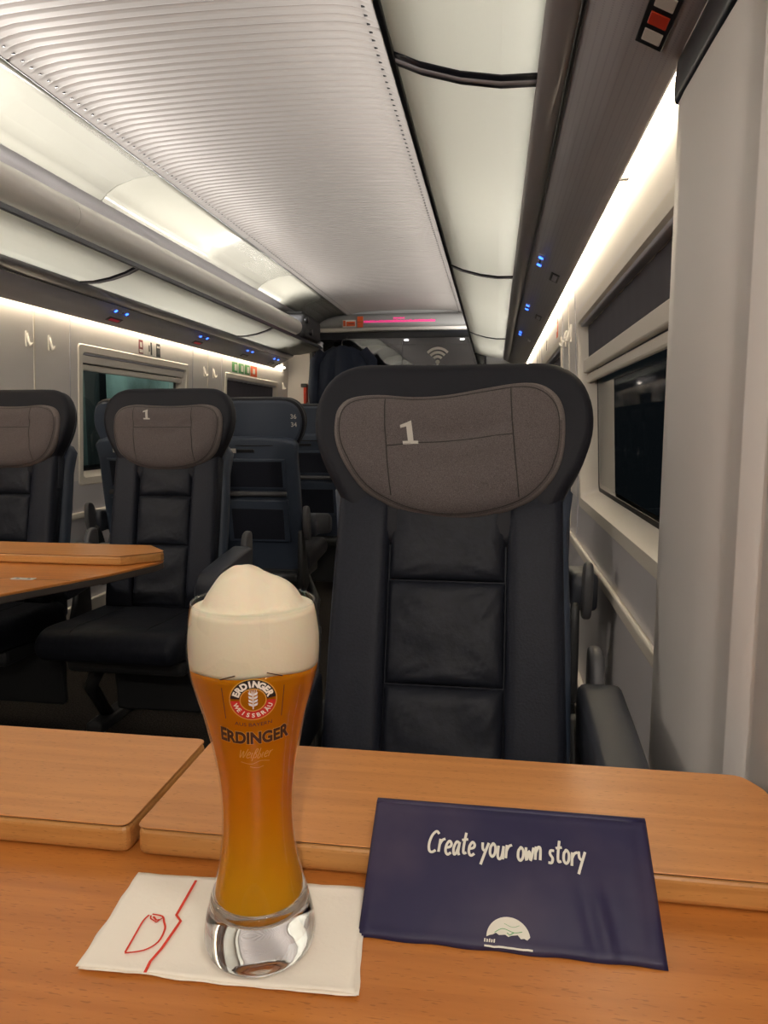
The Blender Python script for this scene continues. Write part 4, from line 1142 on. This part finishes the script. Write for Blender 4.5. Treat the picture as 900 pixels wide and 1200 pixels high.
# ---------------------------------------------------------------- beer glass
GP = [(0.0, 0.0370), (0.004, 0.0392), (0.010, 0.0400), (0.018, 0.0394), (0.026, 0.0378), (0.036, 0.0352), (0.050, 0.0315), (0.060, 0.0292), (0.072, 0.0270), (0.085, 0.0258), (0.100, 0.0253), (0.117, 0.0258), (0.130, 0.0272), (0.145, 0.0294),
      (0.158, 0.0319), (0.175, 0.0358), (0.190, 0.0405), (0.202, 0.0440), (0.212, 0.0458), (0.222, 0.0464), (0.232, 0.0461), (0.242, 0.0447), (0.2545, 0.0421)]
def gr(z):
    for (a, ra), (b, rb_) in zip(GP[:-1], GP[1:]):
        if a <= z <= b: return ra+(rb_-ra)*(z-a)/(b-a)
    return GP[-1][1]
def gr_s(z): return (gr(max(0, z-0.004))+2*gr(z)+gr(min(0.2545, z+0.004)))/4 if 0.01 < z < 0.24 else gr(z)
G0 = (-0.1625, 0.470)
gz = TZ+0.0044
gl_ = empty('beer_glass', (G0[0], G0[1], gz))
tag(gl_, 'tall curved wheat beer glass full of amber beer standing on the white napkin', 'beer glass')
ZS = 0.034
base_p = [(0.0, 0.0015), (0.030, 0.0012), (0.0345, 0.0)] + [(gr_s(z), z) for z in (0.0005, 0.003, 0.006, 0.010, 0.014, 0.018, 0.022, 0.026, 0.030, 0.034, 0.038, 0.041)]
innr = lambda z: gr_s(z)-0.0014 - (0.0050*max(0, (0.046-z)/0.017) if z < 0.046 else 0)
base_in = [(innr(z)+0.0001, z) for z in (0.041, 0.038, 0.035, 0.032)]+[(innr(0.030)-0.003, 0.0295), (0.020, 0.0268), (0.010, 0.0255), (0.0, 0.0251)]
lathe('glass_base', base_p+base_in, M['glass'], gl_, 96)
lathe('glass_wall', [(gr_s(z), z) for z in [0.0412+0.004*k for k in range(54)]+[0.2535]], M['glass_thin'], gl_, 96)
rc_ = gr_s(0.2535)-0.0004
bm = bmesh.new()
tube('', [(rc_*math.cos(2*PI*k/96), rc_*math.sin(2*PI*k/96), 0.2537) for k in range(96)], 0.0007, None, None, 8, True, bm=bm)
bmo('rim', bm, M['glass_thin'], gl_, True)
# beer: touches (slightly enters) the glass wall; foam sits on it
def beer_top(th):   # the foam line is not quite level
    return 0.2085 + 0.0045*math.cos(th-TH0) + 0.0006*math.sin(5*th)
TH0 = math.atan2(-G0[1], -G0[0])
def liquid(name, zb_profile, ztop, zcap, mat, n=96, bottom=None):
    pass
V = []; F = []; n = 96
bp = [(0.010, 0.0256), (0.020, 0.0269), (innr(0.030)-0.003, 0.0296)]
rows = 44
V.append((0, 0, 0.0252)); 
for r_, z_ in bp:
    for k in range(n): V.append((r_*math.cos(2*PI*k/n), r_*math.sin(2*PI*k/n), z_))
for j in range(rows+1):
    for k in range(n):
        th = 2*PI*k/n; z = 0.032+(beer_top(th)-0.032)*j/rows; r_ = innr(z)
        V.append((r_*math.cos(th), r_*math.sin(th), z))
V.append((0, 0, 0.2085))
for k in range(n): F.append((0, 1+(k+1) % n, 1+k))
tot = rows+1+len(bp)
for j in range(tot-1):
    for k in range(n): F.append((1+j*n+k, 1+j*n+(k+1) % n, 1+(j+1)*n+(k+1) % n, 1+(j+1)*n+k))
for k in range(n): F.append((1+(tot-1)*n+k, 1+(tot-1)*n+(k+1) % n, len(V)-1))
vf('beer', V, F, M['beer'], gl_, True)
# foam: fills the top of the glass and domes above the rim
V = []; F = []; rows = 16
V.append((0, 0, 0.2088))
for j in range(rows+1):
    for k in range(n):
        th = 2*PI*k/n; z0_ = beer_top(th)+0.0003; z = z0_+(0.2500-z0_)*j/rows; r_ = innr(z)
        V.append((r_*math.cos(th), r_*math.sin(th), z))
RR = innr(0.25)
cap = 26
right = Vector((-math.sin(TH0), math.cos(TH0)))     # picture right as seen from the camera side
away = -Vector((math.cos(TH0), math.sin(TH0)))
if right.x < 0: right = -right
def foam_h(x, y):
    a = x*right.x+y*right.y; b = x*away.x+y*away.y; r = math.hypot(x, y)
    base = 0.0005
    def dome(a0, b0, ra, rb, hh, pw):
        q = ((a-a0)/ra)**2+((b-b0)/rb)**2
        return hh*max(0.0, 1-q)**pw
    d1 = dome(-0.0065, 0.004, 0.0285, 0.030, 0.0275, 0.85)
    d2 = dome(0.0130, 0.004, 0.0215, 0.025, 0.0185, 0.75)
    h_ = math.log(math.exp(d1*260)+math.exp(d2*260)-1)/260
    # flatter crown and a low collar next to the wall
    h_ = h_*min(1, max(0, (RR-r)/0.006))**0.7 if r > RR-0.006 else h_
    h_ += noise.noise(Vector((x*120, y*120, 2.0)))*0.0013*min(1, (RR-r)/0.01)
    return 0.2500+base+max(0, h_)
for j in range(1, cap):
    s = 1-j/cap
    for k in range(n):
        th = 2*PI*k/n; x, y = RR*s*math.cos(th), RR*s*math.sin(th)
        V.append((x, y, foam_h(x, y)))
V.append((0, 0, foam_h(0, 0)))
for k in range(n): F.append((0, 1+(k+1) % n, 1+k))
tot = rows+cap
for j in range(tot-1):
    for k in range(n): F.append((1+j*n+k, 1+j*n+(k+1) % n, 1+(j+1)*n+(k+1) % n, 1+(j+1)*n+k))
for k in range(n): F.append((1+(tot-1)*n+k, 1+(tot-1)*n+(k+1) % n, len(V)-1))
vf('foam', V, F, M['foam'], gl_, True)

# printing on the glass, bent around its surface
def gm(s, z, lift=0.00012):
    r = gr_s(z); th = TH0 + s/r; rr = r+lift
    return (rr*math.cos(th), rr*math.sin(th), z)
# +s must run to picture right: going counter-clockwise seen from above runs to the right for a viewer outside
def arc_text(txt, size, R, a_mid, spread, cz, flip=False, off=0.0, cs=0.0, sy=0.8):
    V = []; F = []; N = len(txt)
    for i, ch in enumerate(txt):
        f = (i-(N-1)/2)/((N-1)/2)
        v, fc = text_mesh(ch, size, off)
        if not v: continue
        cx0 = (max(p[0] for p in v)+min(p[0] for p in v))/2
        a = a_mid - f*spread if not flip else a_mid + f*spread
        rot = a-PI/2 if not flip else a+PI/2
        b = len(V)
        for (x, y) in v:
            x -= cx0
            y2 = y-(size*0.35)
            X = R*math.cos(a)+x*math.cos(rot)-y2*math.sin(rot); Y = R*math.sin(a)+x*math.sin(rot)+y2*math.cos(rot)
            V.append((X+cs, cz+Y*sy))
        F += [tuple(b+i_ for i_ in q) for q in fc]
    return V, F
LZc, LR = 0.1988, 0.0148; SYL = 0.98
def ringpoly(r0, r1, a0, a1, sy=SYL, n_=28, cs=0, cz=LZc):
    out = []
    for k in range(n_):
        a, b = a0+(a1-a0)*k/n_, a0+(a1-a0)*(k+1)/n_
        out.append([(cs+r0*math.cos(a), cz+r0*math.sin(a)*sy), (cs+r1*math.cos(a), cz+r1*math.sin(a)*sy), (cs+r1*math.cos(b), cz+r1*math.sin(b)*sy), (cs+r0*math.cos(b), cz+r0*math.sin(b)*sy)])
    return out
S0 = -0.0015
def dec(name, polys, mat, lift): return poly_obj(name, polys, lambda u, v: gm(u+S0, v, lift), mat, lab)
lab = empty('printed_label'); lab.parent = gl_
dec('gold_ring', ringpoly(LR, LR+0.0007, 0, 2*PI, n_=48)+ringpoly(0.0079, 0.0086, 0, 2*PI, n_=40), M['gold_print'], 0.00022)
dec('black_band', ringpoly(0.0086, LR, math.radians(4), math.radians(176)), M['black_print'], 0.00015)
dec('red_band', ringpoly(0.0086, LR, math.radians(184), math.radians(356)), M['red_print'], 0.00015)
V, F = arc_text('ERDINGER', 0.0060, 0.0116, PI/2, math.radians(69), LZc, off=0.00034, sy=SYL)
vf('lettering', [gm(u+S0, v, 0.00028) for u, v in V], F, M['white_print'], lab, fix=False)
V, F = arc_text('WEISSBR\u00c4U', 0.0044, 0.0117, -PI/2, math.radians(66), LZc, True, off=0.00012, sy=SYL)
vf('lettering', [gm(u+S0, v, 0.00028) for u, v in V], F, M['white_print'], lab, fix=False)
# ear of wheat
wh = ribbon_polys([(0, LZc-0.0068), (0, LZc+0.006)], 0.0007)
for k in range(4):
    z = LZc-0.0042+k*0.0026
    for s in (-1, 1):
        wh.append([(s*0.0004, z-0.0006), (s*0.0026, z+0.0004), (s*0.0030, z+0.0022), (s*0.0006, z+0.0012)])
for x in (-0.0024, -0.0012, 0, 0.0012, 0.0024): wh += ribbon_polys([(x*0.7, LZc+0.004), (x, LZc+0.0074)], 0.0003)
dec('wheat_ear', wh, M['white_print'], 0.00022)
# thin dark frame lines and small lines of print
fr = ribbon_polys([(-0.0215, 0.2145-0.002), (-0.011, 0.2175-0.0015)], 0.0007)+ribbon_polys([(0.009, 0.2172), (0.0195, 0.2135)], 0.0007)
fr += ribbon_polys([(-0.0205, 0.207), (-0.0185, 0.184)], 0.0005)+ribbon_polys([(0.0205, 0.207), (0.0185, 0.184)], 0.0005)
dec('frame_line', fr, M['dark_print'], 0.00015)
def flat_text(txt, size, zc, mat, off=0, sx=1.0, sy=1.0, shear=0, s0=0.0, curve=0.0, lift=0.0002, name='lettering', cap=None):
    V, F = text_mesh(txt, size, off, shear)
    if cap:   # enlarge the first and last letters
        xs_ = [v[0] for v in V]; lo, hi = min(xs_), max(xs_); cw = (hi-lo)/len(txt)
        V = [(x, y*(cap if (x < lo+cw*0.86 or x > hi-cw*0.92) else 1)) for x, y in V]
    vf(name, [gm(s0+S0+x*sx, zc+(y-size*0.35)*sy+curve*(x*sx)**2, lift) for x, y in V], F, mat, lab, fix=False)
flat_text('AUS BAYERN', 0.0042, 0.1800, M['dark_print'], 0, 1.0, 0.9, curve=9)
flat_text('ERDINGER', 0.0118, 0.1698, M['gold_print'], 0.00085, 0.84, 1.0, curve=3.0, lift=0.00012, cap=1.15)
flat_text('ERDINGER', 0.0118, 0.1698, M['dark_print'], 0.00055, 0.84, 1.0, curve=3.0, lift=0.0002, cap=1.15)
def script_text(polys, mat):
    dec('script', polys, mat, 0.0002)
def strokes(defs, x, y, sc_, w, shear=0.25):
    out = []
    for st_ in defs: 
        pts = catmull([(a, b) for a, b in st_], 5, False) if len(st_) > 2 else st_
        out += ribbon_polys([(x+(a+shear*b)*sc_, y+b*sc_) for a, b in pts], w)
    return out
GL = {
 'C': (.55, [[(.52, .88), (.36, 1.0), (.16, .80), (.06, .42), (.12, .10), (.28, .02), (.46, .12)]]),
 'r': (.36, [[(.08, .60), (.07, .0)], [(.07, .32), (.18, .54), (.34, .62)]]),
 'e': (.42, [[(.06, .30), (.28, .36), (.33, .50), (.20, .62), (.07, .42), (.07, .14), (.20, .0), (.36, .10)]]),
 'a': (.42, [[(.32, .54), (.17, .61), (.05, .32), (.10, .04), (.22, .10), (.32, .46)], [(.33, .60), (.31, .18), (.38, .0)]]),
 't': (.38, [[(.20, .98), (.15, .32), (.19, .03), (.33, .06)], [(.02, .62), (.34, .68)]]),
 'y': (.42, [[(.05, .60), (.09, .32), (.20, .22)], [(.38, .60), (.22, .12), (.06, -.40)]]),
 'o': (.40, [[(.20, .60), (.07, .44), (.07, .14), (.20, .0), (.32, .16), (.32, .44), (.20, .60), (.14, .56)]]),
 'u': (.42, [[(.06, .60), (.06, .16), (.16, .0), (.28, .14), (.33, .60)], [(.33, .60), (.34, .0)]]),
 'w': (.50, [[(.04, .60), (.10, .03), (.22, .44), (.32, .03), (.44, .62)]]),
 'n': (.42, [[(.06, .60), (.05, .0)], [(.06, .34), (.18, .58), (.29, .50), (.31, .0)]]),
 's': (.36, [[(.30, .58), (.13, .58), (.10, .42), (.24, .24), (.20, .04), (.03, .04)]]),
 ' ': (.26, []),
 'W': (.7, [[(.03, .85), (.16, .02), (.34, .75), (.46, .02), (.68, .95)]]),
 'i': (.22, [[(.08, .55), (.07, .08), (.16, .0)]]),
 'b': (.36, [[(.1, 1.0), (.05, .05), (.22, .0), (.28, .3), (.14, .42)]]),
}
GL['\u00df'] = (.42, [[(.04, -.3), (.12, .85), (.28, .9), (.26, .62), (.14, .5), (.32, .3), (.26, .02), (.12, .04)]])
x = -0.0108; pol = []
for ch in 'Wei\u00dfbier':
    w, d = GL[ch]; pol += strokes(d, x, 0.1545, 0.0072, 0.00055, 0.3); x += w*0.0072*0.98
pol += ribbon_polys(catmull([(-0.009, 0.1515), (-0.002, 0.1498), (0.004, 0.1520), (0.010, 0.1512)], 5, False), 0.0004)
pol += ribbon_polys(catmull([(-0.003, 0.1478), (0.002, 0.1468), (0.006, 0.1480)], 5, False), 0.0004)
script_text(pol, M['gold_print'])

# ---------------------------------------------------------------- menu folder
def menu():
    A = Vector((-0.094, 0.489, TZ)); Vd = Vector((0, 0.091, 0.059)).normalized(); Nn = Vector((0, -Vd.z, Vd.y))
    W, H = 0.2205, 0.1080
    root = empty('menu_folder', (A.x, A.y, A.z)); tag(root, 'navy blue vinyl menu folder leaning on the folded table leaf, lettered Create your own story', 'menu')
    def bulge(u, v):
        fx = u/W; fy = v/H
        b = 0.0030*math.sin(PI*min(1, max(0, fx)))*math.sin(PI*min(1, max(0, fy)))
        b += 0.0016*math.exp(-((fx-0.80)/0.07)**2-((fy-0.22)/0.22)**2)*math.sin(fx*70+fy*6)
        b += 0.0014*math.exp(-((fx-0.93)/0.03)**2)*math.sin(fy*PI)
        return b
    def mp(u, v, w): return Vd*v + Nn*w + Vector((u, 0, 0))
    # front cover as a rounded slab with a gridded face
    nx, ny = 60, 30; V = []; F = []
    def edge(i, j):
        u = W*i/nx; v = H*j/ny
        if j == 0: v += 0.0006*math.sin(i*0.5)
        return u, v
    for j in range(ny+1):
        for i in range(nx+1):
            u, v = edge(i, j)
            e = min(i, nx-i, j, ny-j)
            V.append(mp(u, v, 0.0020+bulge(u, v) - (0.0012 if e == 0 else 0)+(0.0006 if e == 1 else 0)))
    for j in range(ny+1):
        for i in range(nx+1):
            u, v = edge(i, j); V.append(mp(u, v, 0.0))
    w = nx+1; base = w*(ny+1)
    for j in range(ny):
        for i in range(nx):
            F.append((j*w+i, j*w+i+1, (j+1)*w+i+1, (j+1)*w+i)); F.append((base+j*w+i, base+(j+1)*w+i, base+(j+1)*w+i+1, base+j*w+i+1))
    ring = [i for i in range(w)]+[j*w+nx for j in range(1, ny+1)]+[ny*w+i for i in range(nx-1, -1, -1)]+[j*w for j in range(ny-1, 0, -1)]
    for k in range(len(ring)):
        a, b = ring[k], ring[(k+1) % len(ring)]; F.append((a, base+a, base+b, b))
    vf('front_cover', V, F, M['vinyl'], root, True)
    # rounded spine at the top, back cover falling onto the leaf, pages between
    tube('spine', [mp(0.0005+k*(W-0.001)/12, H-0.0005, -0.0010) for k in range(13)], 0.0034, M['vinyl'], root, 12)
    top = Vector((0, 0.091, 0.059)).normalized()*H; zl = LZ-TZ
    b0 = top+Vector((0, 0.0005, -0.002)); b1 = Vector((0, 0.142, zl+0.0018))
    def back(name, sh, mat, th):
        V = []; F = []
        for k in range(13):
            for t in (0, 0.5, 1):
                p = b0.lerp(b1, t)+Vector((k*W/12, 0, 0))+Vector((0, -sh, 0.0)); V.append(p)
        for k in range(12):
            for t in range(2): F.append((k*3+t, k*3+t+1, (k+1)*3+t+1, (k+1)*3+t))
        o = vf(name, V, F, mat, root, False, fix=False); m = o.modifiers.new('t', 'SOLIDIFY'); m.thickness = th; m.offset = 0
    back('back_cover', 0.0, M['vinyl'], 0.0025)
    slab('pages', [(0.006, 0.006), (W-0.006, 0.006), (W-0.006, H-0.004), (0.006, H-0.004)], -0.0030, -0.0002, 0.0004, mp, M['paper'], root, 1, False)
    def lay(u, v): return mp(u, v, 0.0020+bulge(u, v)+0.0010)
    # lettering
    pol = []; sc_ = 0.0178; total = sum(GL[c][0] for c in 'Create your own story')
    x = 0.0; n_ = 0; span = 0.1235; k_ = span/(total*sc_)
    for ch in 'Create your own story':
        w_, d = GL[ch]
        y = 0.0655 + 0.0010*math.sin(n_*1.9) + 0.00000
        for st_ in d:
            pts = catmull(st_, 6, False) if len(st_) > 2 else [st_[0], tuple((Vector(st_[0])+Vector(st_[1]))/2), st_[1]]
            pol += ribbon_polys([(0.0462+x+(a+0.10*b)*sc_*k_*0.98, y+b*sc_) for a, b in pts], 0.00205)
        x += w_*sc_*k_; n_ += 1
    poly_obj('lettering', pol, lay, M['cream_print'], root)
    # pale half moon picture with ragged foot
    cx, cy, R = 0.1103, 0.0085, 0.0158
    arc = [(cx+R*math.cos(a), cy+0.0142*math.sin(a)) for a in [math.radians(8+172*k/22) for k in range(23)]]
    random.seed(11)
    foot = [(cx-R+2*R*(k/14), cy+0.001+random.uniform(-0.0016, 0.0016)-0.001*math.sin(PI*k/14)*(-1)) for k in range(1, 14)]
    P_ = arc+foot
    bm = bmesh.new(); vs = [bm.verts.new((a, b, 0)) for a, b in P_]; bm.faces.new(vs); bmesh.ops.triangulate(bm, faces=bm.faces)
    for v in bm.verts: v.co = lay(v.co.x, v.co.y)
    bmo('half_moon_picture', bm, M['cream_print'], root)
    d_ = ribbon_polys(catmull([(cx-0.010, cy+0.003), (cx-0.004, cy+0.006), (cx+0.004, cy+0.004), (cx+0.010, cy+0.005)], 5, False), 0.0005)
    d_ += ribbon_polys(catmull([(cx-0.003, cy+0.0095), (cx+0.003, cy+0.0075), (cx+0.008, cy+0.009)], 5, False), 0.0003)
    d_ += ribbon_polys([(cx-0.001, cy+0.0035), (cx+0.001, cy+0.0022), (cx+0.004, cy+0.0040)], 0.0007)
    poly_obj('picture_lines', d_, lambda u, v: mp(u, v, 0.0020+bulge(u, v)+0.0013), M['green'], root)
    foot_ = []
    for k in range(5): foot_.append([(cx-0.0175+k*0.0017, cy-0.0036), (cx-0.0165+k*0.0017, cy-0.0036), (cx-0.0163+k*0.0017, cy-0.0012-0.0006*(k % 2)), (cx-0.0173+k*0.0017, cy-0.0014)])
    foot_ += ribbon_polys([(cx-0.0172+0.0345*k/10, cy-0.0062+random.uniform(-0.0002, 0.0002)) for k in range(11)], 0.0013)
    poly_obj('small_print', foot_, lay, M['cream_print'], root)
menu()

# ---------------------------------------------------------------- world, camera, view
w = bpy.data.worlds.new('night'); bpy.context.scene.world = w; w.use_nodes = True
w.node_tree.nodes['Background'].inputs[0].default_value = (0.010, 0.013, 0.016, 1); w.node_tree.nodes['Background'].inputs[1].default_value = 0.4
cam = bpy.data.cameras.new('camera'); co = bpy.data.objects.new('camera', cam); C.objects.link(co)
cam.sensor_fit = 'HORIZONTAL'; cam.sensor_width = 36; cam.lens = 850/900*36; cam.clip_start = 0.02
d = Vector((130, 102, 850)).normalized()
th = math.atan2(d.y, d.z); u = Vector((0, math.cos(th), -math.sin(th))); r = u.cross(d)
M3 = Matrix((r, d, u))        # rows: world axes in camera coordinates (x right, y up, z forward)
R4 = Matrix.Identity(4)
for i in range(3):
    R4[i][0] = M3[i][0]; R4[i][1] = M3[i][1]; R4[i][2] = -M3[i][2]
R4.translation = Vector((0, 0, ZC))
co.matrix_world = R4
sc_ = bpy.context.scene; sc_.camera = co
sc_.view_settings.view_transform = 'Standard'; sc_.view_settings.look = 'None'; sc_.view_settings.gamma = 1.0
sc_.view_settings.exposure = 0.36; sc_.view_settings.use_curve_mapping = False
sc_.cycles.max_bounces = 12; sc_.cycles.transmission_bounces = 12; sc_.cycles.glossy_bounces = 5; sc_.cycles.diffuse_bounces = 6
sc_.cycles.use_denoising = True; sc_.cycles.sample_clamp_indirect = 4.0
sc_.cycles.caustics_refractive = True; sc_.cycles.caustics_reflective = False
